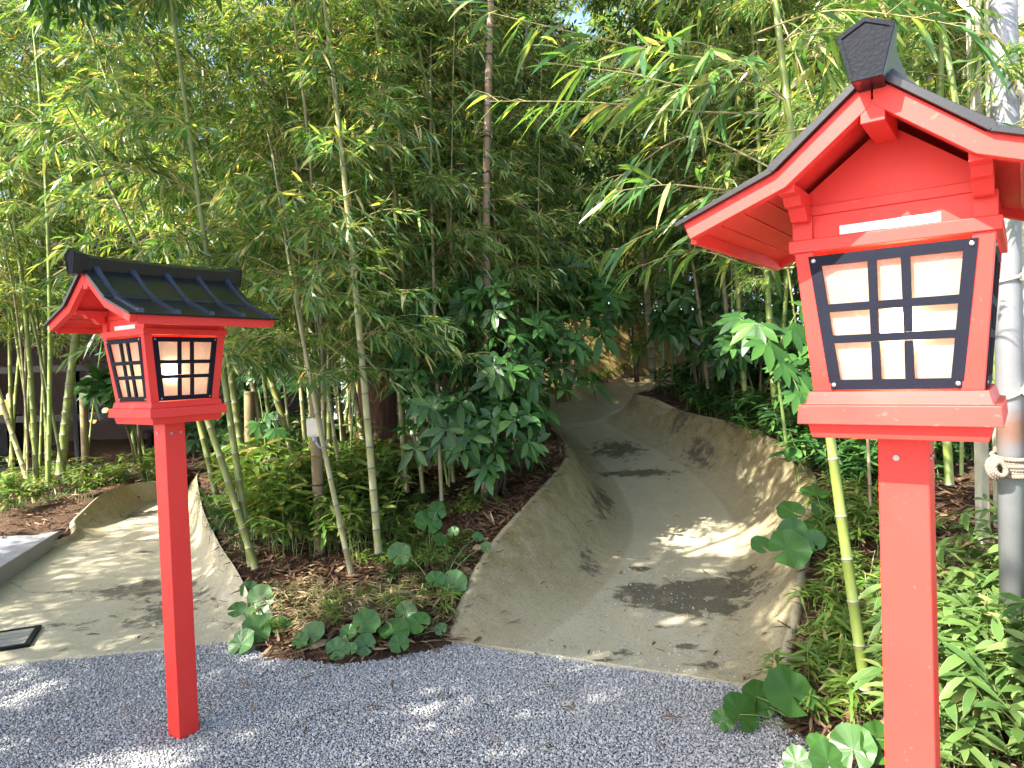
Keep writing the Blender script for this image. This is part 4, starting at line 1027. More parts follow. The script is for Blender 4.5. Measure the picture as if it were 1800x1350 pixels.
fatsia(at(470, 860, 6.2), 'small fatsia with a sunlit hand shaped leaf right of the left lantern', [(at(px, py, Y), s) for px, py, Y, s in ((470, 730, 6.0, .22), (455, 745, 5.9, .2), (485, 755, 5.9, .2), (448, 660, 6.1, .18))], 2)

# ------------------------------------------------------------------ ground cover
def clump_mesh(seed, n, hgt, leaf, wr, mat, spread=.16, lf=5, dry=0):
    r = np.random.default_rng(seed); mb = MB(); parts = []
    for i in range(n):
        a = r.uniform(0, 6.28); h = hgt*r.uniform(.45, 1.1); o = r.uniform(0, spread)
        b0 = np.array((math.cos(a)*o, math.sin(a)*o, -.03)); a2 = a+r.normal(0, .8); ln = r.uniform(.1, .45)*h
        B = bez(b0, b0+np.array((math.cos(a2)*ln*.2, math.sin(a2)*ln*.2, h*.7)), b0+np.array((math.cos(a2)*ln, math.sin(a2)*ln, h)), 6); mb.tube(B, np.linspace(.0024, .0012, 6), 3, m=0, cap=False)
        for k in range(2+int(r.integers(0, 3))):
            s = .45+.55*(k+1)/4.2; s = min(1, s); j = min(int(s*5), 4); pt = B[j]+(B[j+1]-B[j])*(s*5-j)
            m = int(r.integers(max(2, lf-2), lf+2)); aa = a2+np.linspace(-2.2, 2.2, m)+r.normal(0, .3, m)
            D = np.stack([np.cos(aa), np.sin(aa), r.uniform(-.25, .6, m)], 1); ll = leaf*r.uniform(.6, 1.15, m)
            Nn = nrm(np.stack([r.normal(0, .35, m), r.normal(0, .35, m), np.ones(m)], 1))
            parts.append(blades(np.repeat(pt[None], m, 0), D, Nn, ll, ll*wr*r.uniform(.85, 1.15, m), r.uniform(.1, .5, m), .18, ((.0, .1), (.25, .9), (.55, 1.), (.8, .6), (1., 0))))
    V, fs = joinb(parts)
    lv = raw(V, fs, 'leaves', M[mat], True)
    k = np.tile(np.array([1, 0, 1]*4+[1], np.float32), len(V)//13)
    q = lv.attributes.new('edge', 'FLOAT', 'POINT'); q.data.foreach_set('value', k)
    return mesh_of(mb, 'stems', M['stem_green'], False), lv
def pale_edge(mname, thr):
    m = M[mname]; t = m.node_tree; b = t.nodes['Principled BSDF']; src = b.inputs['Base Color'].links[0].from_socket
    at_ = N(t, 'ShaderNodeAttribute', attribute_name='edge'); r = ramp(t, [(thr, (0, 0, 0)), (min(1, thr+.06), (1, 1, 1))], at_.outputs['Fac'])
    t.links.new(mixc(t, src, (.42, .4, .2), maprange(t, r.outputs[0], 0, 1, 0, .8)), b.inputs['Base Color'])
pale_edge('sasa_leaf', .92)
sasa = [clump_mesh(200+i, 12, .42, .115, .24, 'sasa_leaf', .13, 5) for i in range(4)]
under = [clump_mesh(210+i, 16, .5, .115, .23, 'undergrowth_leaf', .2, 5) for i in range(4)]
lowun = [clump_mesh(220+i, 12, .2, .08, .17, 'undergrowth_leaf', .14, 5) for i in range(4)]
M['half_dry_leaf'] = leafmat('half_dry_leaf', [(0, (.10, .12, .04)), (.4, (.19, .17, .08)), (.75, (.3, .22, .12)), (1, (.38, .29, .18))], .25, .5, .3, (1.3, 1.1, .6))
darkun = [clump_mesh(260+i, 14, .24, .10, .2, 'laurel_leaf', .15, 5) for i in range(3)]
dryun = [clump_mesh(250+i, 12, .2, .085, .12, 'half_dry_leaf' if i else 'undergrowth_leaf', .16, 5) for i in range(3)]
def tuft_mesh(seed, n, L, mat='grass_blade', wr=.022):
    r = np.random.default_rng(seed); a = r.uniform(0, 6.28, n); o = r.uniform(0, .05, n)
    P = np.stack([np.cos(a)*o, np.sin(a)*o, np.full(n, -.02)], 1); D = np.stack([np.cos(a)*r.uniform(.2, .9, n), np.sin(a)*r.uniform(.2, .9, n), np.ones(n)], 1)
    ll = L*r.uniform(.6, 1.2, n); Nn = np.stack([np.cos(a), np.sin(a), np.full(n, .3)], 1)*-1
    V, fs = blades(P, D, Nn, ll, np.maximum(ll*wr, .004), r.uniform(.3, .9, n), 0, ((0, .6), (.25, .9), (.5, 1.), (.75, .8), (1., 0)))
    return raw(V, fs, 'blades', M[mat])
tufts = [tuft_mesh(230+i, 60, .26) for i in range(3)]
def okpos(x, y, m=.06):
    a = np.array([x]), np.array([y])
    for P in (PR, PL):
        if inside(P, *a)[0] or pdist(P, *a)[0] < m: return False
    return not inside(GPOLY, *a)[0]
def cover(n, region, meshes, name, label, cat, group, seed, sc=(.75, 1.25), m=.1, parts=('stems', 'leaves'), mind=.12):
    """region: polygon in plan; plants stand on the soil"""
    r = np.random.default_rng(seed); Pg = np.array(region); lo, hi = Pg.min(0), Pg.max(0); got = []; tries = 0
    while len(got) < n and tries < n*60:
        tries += 1; x, y = r.uniform(lo, hi)
        if not inside(Pg, np.array([x]), np.array([y]))[0] or not okpos(x, y, m): continue
        if any((x-a)**2+(y-b)**2 < mind**2 for a, b in got): continue
        got.append((x, y))
    for x, y in got:
        s = r.uniform(*sc); ms = meshes[int(r.integers(len(meshes)))]; loc = (x, y, gz(x, y)); rot = (r.normal(0, .1), r.normal(0, .1), r.uniform(0, 6.28))
        if isinstance(ms, tuple):
            t = empty(name, loc, label, cat, group, rot); t.scale = (s, s, s)
            for nm, me in zip(parts, ms): child(nm, me, t)
        else:
            t = bpy.data.objects.new(name, ms); C.objects.link(t); t.location = loc; t.rotation_euler = rot; t.scale = (s, s, s); tag(t, label, cat, group)
def G2(*p): return [tuple(at(px, py, Y)[:2]) for px, py, Y in p]
cover(46, G2((455, 950, 5.1), (500, 985, 4.9), (640, 960, 4.9), (690, 850, 6.2), (440, 830, 6.6)), under, 'dwarf_bamboo', 'bushy dwarf bamboo around the stake with the outlet box', 'dwarf bamboo', 'dwarf bamboos around the stake', 301, (.9, 1.5), .24)
cover(28, [(-7.5, 6.9), (-4.6, 6.9), (-4.2, 9.2), (-7.5, 9.2)], under, 'dwarf_bamboo', 'low dwarf bamboo in the left bed below the dark windows', 'dwarf bamboo', 'dwarf bamboos of the left bed', 302, (.6, 1.0))
cover(50, [(1.27, 2.3), (1.9, 1.55), (2.9, 1.9), (3.1, 3.6), (2.0, 3.5)], sasa, 'sasa_bamboo', 'broad leaved dwarf bamboo with pale leaf edges right of the near lantern post', 'dwarf bamboo', 'pale edged dwarf bamboos by the steel pole', 303, (.8, 1.3), .05, mind=.12)
cover(30, [(1.15, 2.9), (1.6, 2.6), (2.3, 3.7), (2.4, 5.6), (1.9, 5.2), (1.35, 3.7)], lowun, 'dwarf_bamboo', 'low straggly dwarf bamboo on the bank left of the near lantern post', 'dwarf bamboo', 'low dwarf bamboos of the right bank', 304, (.8, 1.5))
cover(22, G2((440, 1120, 4.0), (790, 1120, 4.0), (700, 1040, 4.4), (470, 1050, 4.4)), dryun, 'dwarf_bamboo', 'small half dry dwarf bamboo at the gravel edge of the central bed', 'dwarf bamboo', 'dwarf bamboos at the gravel edge', 305, (.6, 1.1), .08)
cover(20, G2((640, 1000, 4.7), (800, 1010, 4.5), (850, 900, 5.4), (700, 880, 5.8)), lowun, 'dwarf_bamboo', 'sparse low dwarf bamboo between the straw culm and the trough', 'dwarf bamboo', 'dwarf bamboos left of the trough', 306, (.6, 1.1), .15)
cover(60, [(2.3, 5.0), (3.4, 5.0), (4.6, 7), (4.2, 9.8), (2.1, 9.5), (2.5, 7)], darkun, 'dwarf_bamboo', 'low dark undergrowth between the thin stems right of the trough', 'dwarf bamboo', 'undergrowth of the shaded bank', 314, (1.0, 2.0), .05)
cover(16, G2((680, 1040, 4.5), (800, 1060, 4.3), (840, 960, 4.8), (720, 960, 4.9)), tufts, 'mondo_grass', 'arching dark grass tuft on the soil left of the trough mouth', 'grass tuft', 'grass tufts left of the trough', 307, (.6, 1.1), .1)
cover(34, [(2.0, 5.0), (2.6, 5.2), (4.0, 7), (3.8, 9.6), (2.0, 9.3)], tufts, 'mondo_grass', 'dark grass tuft along the shaded right rim of the trough', 'grass tuft', 'grass tufts of the shaded bank', 308, (.8, 1.4), .05)
cover(22, [(-4.6, 7.2), (-3.9, 8.6), (-4.4, 9.4), (-6.5, 9), (-6, 7)], tufts, 'mondo_grass', 'dark grass tuft behind the far rim of the ramp', 'grass tuft', 'grass tufts behind the ramp', 309, (.8, 1.5), .06)
cover(14, G2((385, 960, 5.2), (430, 1020, 4.8), (430, 900, 5.8), (365, 860, 6.6)), tufts, 'mondo_grass', 'dark grass tuft between the ramp and the green culms', 'grass tuft', 'grass tufts right of the ramp', 310, (.8, 1.3), .04)
cover(24, [(1.2, 2.8), (1.5, 2.4), (2.0, 2.6), (2.0, 3.4), (1.5, 3.5)], tufts, 'mondo_grass', 'fresh grass tuft around the foot of the thick bright culm', 'grass tuft', 'grass tufts at the thick culm', 311, (.5, .9), .06)
cover(18, G2((960, 672, 11.5), (1090, 655, 11.8), (1100, 645, 13), (930, 660, 13)), lowun, 'dwarf_bamboo', 'low plant on the litter strip below the ochre fence', 'dwarf bamboo', 'low plants below the fence', 312, (.8, 1.6), .1)
tf = [tuft_mesh(240, 120, .4)]
cover(3, G2((1118, 682, 9.9), (1145, 690, 9.8), (1150, 680, 10.3), (1115, 676, 10.3)), tf, 'ribbon_grass', 'pale sunlit grass tuft hanging over the bend of the trough', 'grass tuft', 'pale tufts at the bend', 313, (.9, 1.2), .03)

def litter():
    r = np.random.default_rng(77); n = 34000
    x = np.r_[r.uniform(-2.2, 1.2, n), r.uniform(1.1, 3.2, n//3), r.uniform(-7, 5, n//2)]; y = np.r_[r.uniform(3.6, 7.5, n), r.uniform(1.8, 6, n//3), r.uniform(5.5, 11.5, n//2)]
    ok = ~inside(GPOLY, x, y)
    for P in (PR, PL): ok &= ~inside(P, x, y) & (pdist(P, x, y) > .05)
    x, y = x[ok], y[ok]; m = len(x); z = soil_z(x, y)+r.uniform(.004, .035, m)
    a = r.uniform(0, 6.28, m); D = np.stack([np.cos(a), np.sin(a), r.normal(0, .22, m)], 1); Nn = nrm(np.stack([r.normal(0, .35, m), r.normal(0, .35, m), np.ones(m)], 1))
    ex = []
    for GG, k in ((GR, 330), (GL, 190)):
        Q = GG[2:].copy(); n1, n2 = Q.shape[:2]; i = r.integers(0, n1-1, k); j = np.where(r.random(k) < .55, r.integers(6, n2-7, k), np.where(r.random(k) < .5, r.integers(4, 12, k), r.integers(n2-12, n2-5, k)))
        u = r.random((k, 1)); ex.append(Q[i, j]*(1-u)+Q[i+1, j]*u+np.array((0, 0, .008)))
    gx_, gy_ = r.uniform(-2.5, 1.4, 110), r.uniform(2.4, 4.0, 110); okg = inside(GPOLY, gx_, gy_) & ~inside(PL, gx_, gy_) & ~inside(PR, gx_, gy_); ex.append(np.stack([gx_[okg], gy_[okg], np.full(okg.sum(), .018)], 1))
    ex = np.concatenate(ex); x = np.r_[x, ex[:, 0]]; y = np.r_[y, ex[:, 1]]; z = np.r_[z, ex[:, 2]]; m2 = len(ex)
    a2 = r.uniform(0, 6.28, m2); D = np.r_[D, np.stack([np.cos(a2), np.sin(a2), r.normal(0, .08, m2)], 1)]; Nn = np.r_[Nn, nrm(np.stack([r.normal(0, .2, m2), r.normal(0, .2, m2), np.ones(m2)], 1))]; m += m2
    L = r.uniform(.05, .15, m); L[-m2:] *= .6; big = r.random(m) > .9
    V, fs = blades(np.stack([x, y, z], 1), D, Nn, np.where(big, L*.8, L), np.where(big, L*.36, L*.13), r.uniform(-.2, .2, m))
    return raw(V, fs, 'leaf_litter', M['dry_leaf'])
o = child('leaf_litter', litter(), None); tag(o, 'brown fallen bamboo leaves covering the soil of the beds', 'leaf litter', kind='stuff')
# single fallen leaves on gravel and concrete
FL = [(1180, 1268, 0), (998, 1252, 0), (430, 1213, 0), (190, 1186, 0), (245, 1166, 0), (260, 1060, 1), (245, 1125, 1), (255, 1130, 1), (165, 1120, 1), (196, 1086, 1), (155, 872, 1), (230, 1071, 1), (1105, 983, 2), (1110, 1068, 2), (1070, 977, 2), (1085, 882, 2), (1280, 1033, 2), (1135, 800, 2), (1180, 810, 2), (575, 1185, 0), (120, 1250, 0), (660, 1250, 0), (840, 1180, 0), (690, 1213, 0), (1150, 1135, 2), (140, 1110, 1)]
dl = []
for i in range(4):
    r = np.random.default_rng(400+i); L = r.uniform(.07, .12)
    V, fs = blades(np.array([[-L/2, 0, .006]]), np.array([[1, 0, .12]]), np.array([[0, r.normal(0, .4), 1.]]), np.array([L]), np.array([L*.16]), np.array([.25]), .25)
    dl.append(raw(V, fs, 'fallen_leaf', M['dry_leaf']))
for i, (px, py, k) in enumerate(FL):
    p = (onplane(px, py), plane05(px, py), plane13(px, py))[k]
    o = child('fallen_leaf', dl[i % 4], None); o.location = (p[0], p[1], max(p[2], .012)+.006); o.rotation_euler = (0, 0, i*2.4)
    tag(o, ('dry leaf lying on the grey gravel', 'dry leaf lying on the flat ramp behind the lantern post', 'dry leaf lying on the trough floor')[k], 'leaf', ('leaves on the gravel', 'leaves on the ramp', 'leaves in the trough')[k])

# leopard plants with kidney leaves
def kidney(r, size):
    n = 26; a = np.linspace(.16, 2*np.pi-.16, n)-np.pi/2
    rad = size*(1-.13*np.cos(a+np.pi/2+np.pi)*0-.05*np.abs(np.sin(3.5*(a))))*(1+.03*r.normal(size=n))
    rim = np.stack([np.cos(a)*rad, np.sin(a)*rad*.92+size*.12, size*.16*(.5-np.cos(2*a)*.25)+r.normal(0, size*.03, n)+size*.05*np.sin(a*6)], 1)
    mid = rim*np.array((.55, .55, .35)); mid[:, 2] += size*.02*np.cos(np.arange(n)*np.pi); c = np.array([[0, 0, 0.]])
    V = np.concatenate([c, mid, rim]); f3 = np.array([(0, i+1, i+2) for i in range(n-1)]); f4 = np.array([(i+1, n+i+1, n+i+2, i+2) for i in range(n-1)])
    return raw(V, [f4, f3], 'leaf', M['kidney_leaf'], True)
LP = [('leopard plant with three round leaves overhanging the gravel right of the lantern post', (462, 1130, 4.0), [(425, 1145, 3.85, 32), (449, 1108, 3.95, 32), (490, 1100, 4.0, 27)]),
      ('leopard plant with two dark round leaves at the gravel edge', (540, 1140, 3.85), [(547, 1117, 3.8, 32), (527, 1128, 3.75, 20)]),
      ('leopard plant whose round leaves glare white in the sun', (445, 1095, 4.2), [(456, 1055, 4.25, 32), (415, 1072, 4.2, 22), (452, 1085, 4.1, 30), (437, 1038, 4.4, 20)]),
      ('leopard plant with a cluster of round leaves touching the gravel', (622, 1150, 3.75), [(641, 1095, 3.8, 31), (612, 1112, 3.75, 18), (598, 1137, 3.7, 22), (590, 1162, 3.65, 24), (643, 1142, 3.7, 24), (617, 1160, 3.65, 15)]),
      ('leopard plant with a flat yellow green leaf at the gravel', (705, 1130, 3.85), [(692, 1112, 3.8, 34), (703, 1152, 3.7, 22), (738, 1096, 3.85, 28), (712, 1078, 3.95, 26), (776, 1125, 3.9, 14)]),
      ('leopard plant with two stacked round leaves higher on the bed', (757, 965, 4.7), [(752, 920, 4.7, 30), (768, 900, 4.75, 22), (797, 936, 4.7, 13), (775, 950, 4.65, 18)]),
      ('leopard plant with folded leaves near the trough mouth', (770, 1050, 4.25), [(700, 975, 4.3, 26), (765, 1020, 4.2, 22), (798, 1026, 4.2, 28), (855, 962, 4.5, 12), (840, 945, 4.6, 12)]),
      ('leopard plant with many round leaves spilling over the right rim of the trough', (1450, 960, 4.3), [(1392, 900, 4.3, 26), (1433, 868, 4.5, 26), (1395, 948, 4.15, 28), (1425, 930, 4.2, 26), (1445, 900, 4.4, 22), (1340, 1005, 3.9, 20), (1385, 1038, 3.8, 40), (1432, 1005, 3.95, 22), (1407, 975, 4.0, 20), (1395, 800, 5.3, 16)]),
      ('leopard plant with one very large notched leaf at the right end of the trough', (1405, 1245, 2.85), [(1392, 1222, 2.8, 50), (1300, 1256, 2.85, 38), (1330, 1225, 2.95, 30), (1270, 1272, 2.85, 22), (1345, 1240, 2.95, 24)]),
      ('leopard plant with sun bleached leaves at the foot of the near lantern', (1490, 1335, 2.45), [(1500, 1318, 2.4, 42), (1545, 1310, 2.4, 40), (1440, 1312, 2.55, 24), (1400, 1340, 2.5, 28), (1455, 1340, 2.4, 34)])]
for i, (lab, bp, lv) in enumerate(LP):
    r = np.random.default_rng(500+i); b0 = at(*bp); b0[2] = max(0, gz(b0[0], b0[1])) if not inside(GPOLY, b0[:1], b0[1:2])[0] else 0
    t = empty('leopard_plant', tuple(b0), lab, 'plant', 'leopard plants')
    for px, py, Y, s in lv:
        p = at(px, py, Y)-b0; p[2] = max(p[2], .04)
        L = child('leaf', kidney(r, s/F*Y*(.86 if i < 7 else 1)), t); L.location = p
        ou = np.array((p[0], p[1])); a = math.atan2(p[1]-.1, p[0])+math.pi/2+r.normal(0, .5)
        L.rotation_euler = Euler((R(42)+r.normal(0, .3), r.normal(0, .35), 0)); L.rotation_euler.rotate(Euler((0, 0, r.normal(0, .5)))); 
        L.rotation_euler = (Matrix.Rotation(r.normal(0, .3), 3, 'Z') @ Matrix.Rotation(R(48)+r.normal(0, .25), 3, 'X') @ Matrix.Rotation(r.uniform(-1.2, 1.2), 3, 'Z')).to_euler()
        mb = MB(); mb.tube(bez(np.array((0, 0, -.02)), np.array((p[0]*.4, p[1]*.4, p[2]*1.0)), p, 7), np.linspace(.0035, .0025, 7), 5); child('stalk', mesh_of(mb, 'stalk', M['stem_green'], True), t)

# ------------------------------------------------------------------ stakes, poles, rope
def stake(bx, by, Y, ty, r_, label, tx=None):
    p = at(bx, by, Y); q = at(tx or bx, ty, Y); t = empty('wooden_stake', tuple(p), label, 'stake'); h = q[2]-p[2]
    mb = MB(); P = [(0, 0, -.3), (0, 0, 0), ((q[0]-p[0])*.5, 0, h*.5), (q[0]-p[0], 0, h-.006), (q[0]-p[0], 0, h)]; mb.tube(P, [r_, r_, r_*.98, r_*.96, r_*.9], 18)
    child('post', mesh_of(mb, 'post', M['wood_stake'], True), t); return t, p, q
t, p, q = stake(563, 985, 5.0, 682, .041, 'round wooden stake carrying a cream outlet box', 553)
bz = at(553, 751, 4.93)-p
mb = MB(); mb.box(bz, (.052, .03, .068)); o = mb.build('outlet_box', M['outlet'], t, bevel=.012)
mb = MB(); mb.box(bz+A3((0, -.032, .004)), (.044, .004, .056)); mb.build('cover', M['outlet'], o, bevel=.003)
mb = MB(); mb.tube([bz+A3((.0, -.01, -.066)), bz+A3((.0, -.01, -.1))], .02, 12); mb.tube(bez(bz+A3((.01, -.02, -.095)), bz+A3((.05, -.03, -.2)), bz+A3((.075, .03, -.1)), 10), .008, 8); mb.build('conduit', M['grey_pvc'], t, smooth=True)
for py in (852, 966):
    c = at(558, py, 5.)-p; mb = MB(); mb.tube([c+A3((0, 0, -.006)), c+A3((0, 0, .006))], .0435, 18); mb.build('wire_tie', M['black_tie'], t)
stake(441, 850, 6.6, 688, .05, 'thick brown stake half hidden behind the green culms', 438)
stake(152, 855, 8.6, 690, .045, 'grey weathered stake before the dark windows', 146)
# brown dead bamboo pole with dark nodes and an olive stake beside it
pb = at(850, 892, 5.45); qt = at(862, -40, 5.55)
t = empty('brown_pole', tuple(pb), 'tall brown dried bamboo pole with black ties rising through the glossy shrub', 'pole')
mb = MB(); zt = qt[2]-pb[2]; P = []; rr = []; mm = []
zs_ = np.linspace(0, zt, 22)
for z in zs_:
    for dz, k, m_ in ((-.008, 1, 1), (-.003, 1.08, 1), (.003, 1.08, 0), (.008, .97, 0)):
        P.append(((qt[0]-pb[0])*z/zt+.012*math.sin(z*1.7), 0, z+dz-.05)); rr.append(.031*k*(1-.15*z/zt)); mm.append(m_)
mb.tube(P, rr, 14, mats=mm); child('pole', mesh_of(mb, 'pole', [M['brown_pole'], M['node_dark']], True), t)
for py in (75, 100, 243, 305, 425, 480, 532, 745):
    c = at(855, py, 5.48)-pb; z = c[2]; x = (qt[0]-pb[0])*z/zt+.012*math.sin(z*1.7); mb = MB(); mb.tube([(x, 0, z-.006), (x, 0, z+.006)], .0335, 14); mb.build('wire_tie', M['black_tie'], t)
def rope3(mb, P, rad, pitch=.03, n=None):
    """three twisted strands along a path"""
    P = np.asarray(P, float); s = np.r_[0, np.cumsum(np.linalg.norm(np.diff(P, axis=0), axis=1))]
    m = int(s[-1]/.005)+8; u = np.linspace(0, s[-1], m); Q = np.stack([np.interp(u, s, P[:, i]) for i in range(3)], 1)
    T = nrm(np.gradient(Q, axis=0)); A = nrm(np.cross(T, np.array((.31, .17, .93)))); B = np.cross(T, A)
    for k in range(3):
        a = u/pitch*2*np.pi+k*2.094; mb.tube(Q+(A*np.cos(a)[:, None]+B*np.sin(a)[:, None])*rad*.52, rad*.56, 5)
pp = at(1779, 900, 2.9); RP = .05
t = empty('steel_pole', (pp[0], pp[1], 0.2), 'grey galvanised steel pole at the right edge, rusty below the rope', 'pole')
mb = MB(); mb.tube([(0, 0, -.4), (0, 0, 2.), (0, 0, 4.2)], RP, 28); child('pipe', mesh_of(mb, 'pipe', M['pipe'], True), t)
t2 = empty('rope_coil', (pp[0], pp[1], 0), 'thick brown rope wound round the steel pole', 'rope')
zc = at(1775, 815, 2.9)[2]; mb = MB(); r = np.random.default_rng(9)
th = np.linspace(0, 2*np.pi*6.3, 260); rad = RP+.011+.011*(np.sin(th*.37)*.5+.5); Q = np.stack([np.cos(th)*rad, np.sin(th)*rad, zc-.045+.088*th/th[-1]+.012*np.sin(th)], 1); rope3(mb, Q, .0105, .028); mb.build('coil', M['rope'], t2, smooth=True)
mb = MB()
for k in range(3):
    th = np.linspace(0, 2*np.pi, 40); Q = np.stack([-RP-.045+np.cos(th)*(.035-.006*k), -.045-.012*k+.01*np.sin(th), zc-.01+np.sin(th)*(.042-.008*k)], 1); rope3(mb, Q, .0105, .028)
mb.build('knot', M['rope'], t2, smooth=True)
for j, (py, lab, mt, sl_) in enumerate(((692, 'thin white cord tied round the steel pole beside the lantern tray', 'rope_white', .03), (492, 'frayed pale rope knot on the steel pole beside the lit window', 'rope_white', .012), (150, 'pale rope sloping across the steel pole above the lantern roof', 'rope_white', -.09))):
    z = at(1778, py, 2.9)[2]; o = empty('rope_tie', (pp[0], pp[1], z), lab, 'rope'); mb = MB(); th = np.linspace(0, 2*np.pi*1.5, 90)
    Q = np.stack([np.cos(th)*(RP+.008), np.sin(th)*(RP+.008), sl_*np.cos(th)+.012*th/9], 1); rope3(mb, Q, .0075, .024); w1 = mb.build('loop', M[mt], o, smooth=True)
    mb = MB(); th = np.linspace(0, 2*np.pi*2, 50); Q = np.stack([.03+np.cos(th)*.018, -RP-.014+.01*np.sin(th*1.5), np.sin(th)*.02+sl_*.5], 1); rope3(mb, Q, .0075, .024); mb.build('knot', M[mt], o, smooth=True)
def post(px, Y, w_, d_, label, top=4.2, mat='cream_post'):
    p = at(px, 640, Y); t = empty('square_post', (p[0], p[1], .2), label, 'post'); mb = MB(); mb.box((0, 0, top/2-.1), (w_, d_, top/2+.1)); mb.build('post', M[mat], t, bevel=.004)
    mb = MB(); mb.box((0, 0, top+.012), (w_*1.2, d_*1.2, .012)); mb.build('post_cap', M[mat], t, bevel=.003)
post(1722, 4.0, .024, .03, 'cream square post left of the steel pole above the lantern roof')
post(1752, 4.2, .018, .03, 'thin cream strip post behind the steel pole')
p = at(1830, 500, 3.6); t = empty('cream_panel', (p[0]+.22, p[1], 0), 'cream wall panel behind the steel pole at the right edge', 'panel'); mb = MB(); mb.box((0, 0, 2.1), (.3, .025, 2.1)); mb.build('board', M['cream_post'], t)
mb = MB(); mb.box((-.31, 0, 2.1), (.0095, .035, 2.1)); mb.build('edge_trim', M['cream_post'], t)

# ------------------------------------------------------------------ fence, kerb, grate, pavilion
t = empty('board_fence', (1.2, 11.95, .9), 'ochre board fence in the shade beyond the trough bend', 'fence')
mb = MB()
for k in range(26): mb.box((-2.3+k*.18, .004*(k % 2), .72), (.0885, .012, .78))
mb.build('boards', M['fence'], t)
mb = MB()
for z in (.25, 1.3): mb.box((0, .04, z), (2.38, .022, .04))
mb.build('rails', M['fence'], t)
c0, c1, c2 = plane05(104, 957), plane05(0, 1032), None
t = empty('kerb_slab', (0, 0, 0), 'raised pale grey slab with a mitred kerb at the left edge', 'slab')
d = nrm(c0-c1); e = np.array((-d[1], d[0], 0)); zt = .17
def Kp(s, o_, z): q = c1+d*s+e*o_; return (q[0], q[1], z)
Ln = np.linalg.norm(c0-c1)
mb = MB(); mb.hexa([Kp(-2, 0, -.1), Kp(Ln+.05, 0, -.1), Kp(Ln-.02, .14, -.1), Kp(-2, .14, -.1), Kp(-2, 0, zt), Kp(Ln+.05, 0, zt), Kp(Ln-.02, .14, zt), Kp(-2, .14, zt)]); mb.build('kerb', M['slab'], t, bevel=.006, fixn=True)
mb = MB(); mb.hexa([Kp(-2, .1405, -.1), Kp(Ln-.03, .1405, -.1), (-7.5, 6.45, -.1), (-7.5, 4, -.1), Kp(-2, .1405, zt-.012), Kp(Ln-.03, .1405, zt-.012), (-7.5, 6.45, zt-.012), (-7.5, 4, zt-.012)]); mb.build('slab_top', M['slab_top'], t, fixn=True)
g0 = plane05(10, 1143); t = empty('drain_grate', (g0[0]-.3, g0[1], .02), 'slatted drain grate set in the ramp at the left edge', 'grate', rot=(0, 0, .42))
mb = MB()
for x, y, hx, hy in ((0, -.16, .4, .014), (0, .16, .4, .014), (-.386, 0, .014, .1459), (.386, 0, .014, .1459)): mb.box((x, y, 0), (hx, hy, .012))
mb.build('frame', M['mullion'], t)
for k in range(4): mb = MB(); mb.box((0, -.1095+k*.073, .001), (.37, .031, .009)); mb.build('slat', M['grate'], t, bevel=.002)
BY = 10.4
t = empty('glass_pavilion', (-6.4, BY, 0), 'dark framed glass building behind the left bamboo', 'building')
X0, X1 = -5.6, 2.6; zf = .22
mb = MB(); mb.box((-1.5, 1.9, zf-.06), (4.1, 1.85, .06)); mb.build('floor', M['bfloor'], t)
mb = MB(); mb.box((-1.5, 3.8, 1.75), (4.1, .05, 1.75)); mb.box((2.65, 1.9, 1.75), (.05, 1.85, 1.75)); mb.box((-5.65, 1.9, 1.75), (.05, 1.85, 1.75)); mb.build('wall', M['bwall'], t)
mb = MB(); mb.box((-1.5, 1.85, 3.56), (4.3, 2.2, .06)); mb.build('roof', M['ceiling'], t, bevel=.01)
mb = MB(); mb.box((1.2, 3.7, 1.6), (.5, .04, .9)); mb.build('cream_panel', M['cream_wall'], t)
xs_ = [X0, -4.2, -2.85, -1.5, -.15, 1.2, X1]
for x in xs_: mb = MB(); mb.box((x, 0, 1.75), (.035, .05, 1.53)); mb.build('mullion', M['mullion'], t)
for i in range(6):
    a, c = xs_[i]+.036, xs_[i+1]-.036; w_ = None
    for z0, z1 in ((.3, .98), (1.08, 1.72), (1.82, 3.2)):
        mb = MB(); mb.box(((a+c)/2, .01, (z0+z1)/2), ((c-a)/2, .004, (z1-z0)/2)); mb.build('window_pane', M['glass'], t)
    for z in (.26, 1.03, 1.77, 3.24): mb = MB(); mb.box(((a+c)/2, 0, z), ((c-a)/2, .045, .048)); mb.build('rail', M['mullion'], t)
pl_ = at(8, 740, BY+.9); t = empty('lit_counter', (pl_[0]-.1, pl_[1], zf), 'small counter with an amber lamp box inside the dark building', 'counter')
mb = MB(); mb.box((0, 0, .42), (.26, .18, .42)); mb.build('cabinet', M['mullion'], t)
mb = MB(); mb.box((0, 0, .97), (.12, .1, .12)); mb.build('lamp_box', M['amber'], t, bevel=.02)
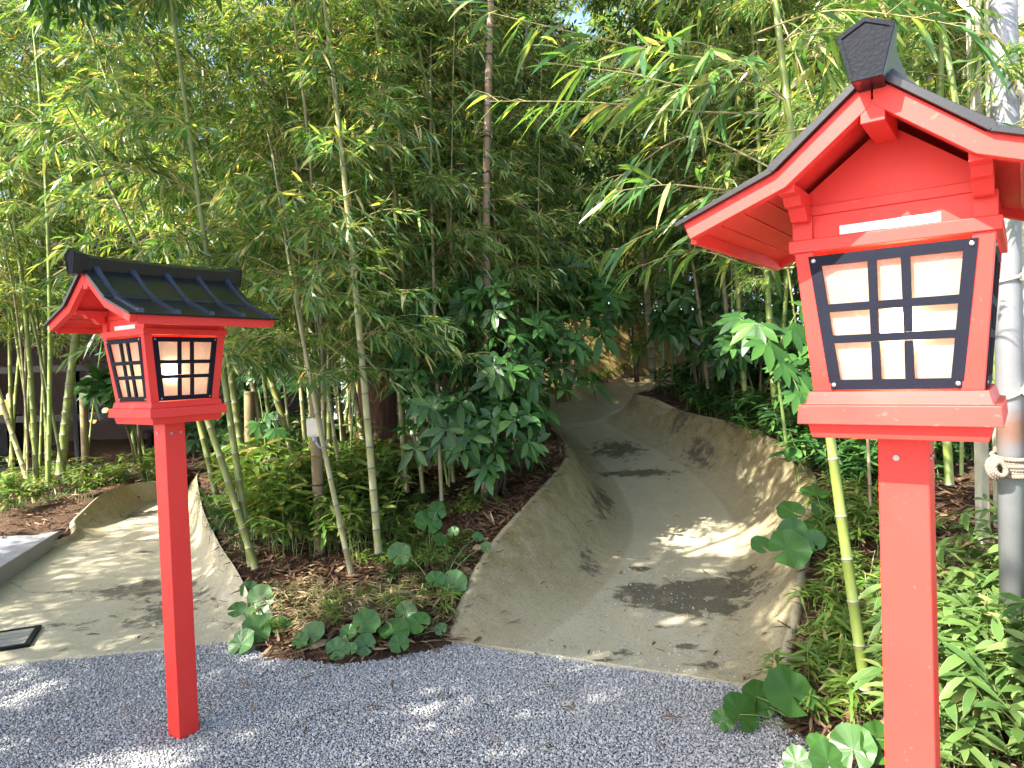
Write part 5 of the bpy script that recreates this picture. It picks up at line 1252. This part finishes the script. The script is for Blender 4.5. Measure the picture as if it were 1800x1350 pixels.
for px, py, lab in ((163, 735, 'small amber lamp glowing inside the building left of the lantern'), (186, 726, 'second small amber lamp inside the building near the lantern tray'), (18, 700, 'pale lit lamp inside the building at the left edge')):
    q = at(px, py, BY+1.4); t = empty('small_lamp', tuple(q), lab, 'lamp'); mb = MB(); mb.tube([(0, 0, -.09), (0, 0, -.05), (0, 0, .05), (0, 0, .09)], [.03, .055, .055, .03], 12); mb.build('lamp_shade', M['amber'], t); mb = MB(); mb.tube([(0, 0, .0905), (0, 0, 3.4-q[2])], .006, 6); mb.build('cord', M['mullion'], t)
t = empty('bench', (*at(325, 800, BY+1.6)[:2], zf), 'dark bench on the wooden floor inside the building', 'bench')
mb = MB(); mb.box((0, 0, .44), (.6, .2, .02)); mb.build('seat', M['mullion'], t)
for x in (-.5, .5): mb = MB(); mb.box((x, 0, .21), (.025, .18, .2095)); mb.build('leg', M['mullion'], t)

# ------------------------------------------------------------------ added unseen evergreen, lobes set along sun rays to shade forecourt and trough
def shade_tree():
    T = [(.35, 4.3, .6), (.9, 4.1, .6), (1.4, 3.7, .6), (.75, 4.95, .55), (.3, 5.0, .6), (1.9, 4.5, .5), (1.35, 4.75, .42), (.5, 5.8, .6), (.65, 6.7, .6), (1.2, 7.1, .6), (1.9, 7.0, .55), (2.5, 6.2, .5), (2.4, 5.0, .6), (3.0, 4.6, .7), (1.2, 8.1, .7), (.9, 3.4, .5), (.1, 3.75, .6), (-.6, 3.6, .6), (-1.1, 3.2, .5),
         (-2.6, 5.2, .7), (-3.3, 4.6, .7), (-2.7, 6.2, .7), (-3.6, 5.7, .7), (-4.4, 5.0, .7), (-3.3, 6.9, .7), (-2.3, 4.4, .6), (-1.8, 3.3, .4), (-.9, 2.6, .35), (.05, 2.75, .42), (.75, 2.9, .3), (-2.3, 2.9, .4), (-4.4, 5.7, .8), (-4.9, 5.2, .7)]
    r = np.random.default_rng(91); base = A3((-4.3, 1.4, 0)); lob_ = []
    for x, y, q in T:
        t_ = r.uniform(6.2, 7.6); c = A3((x, y, .1))+A3(SUN)*t_-base
        lob_.append((tuple(c), (q, q, q*.5)))
    tree(tuple(base), 'unseen evergreen added to shade the forecourt and trough from the left', 92, 4.4, .17, lob_, 30000, .13, 'laurel_leaf', name='evergreen_tree')
shade_tree()
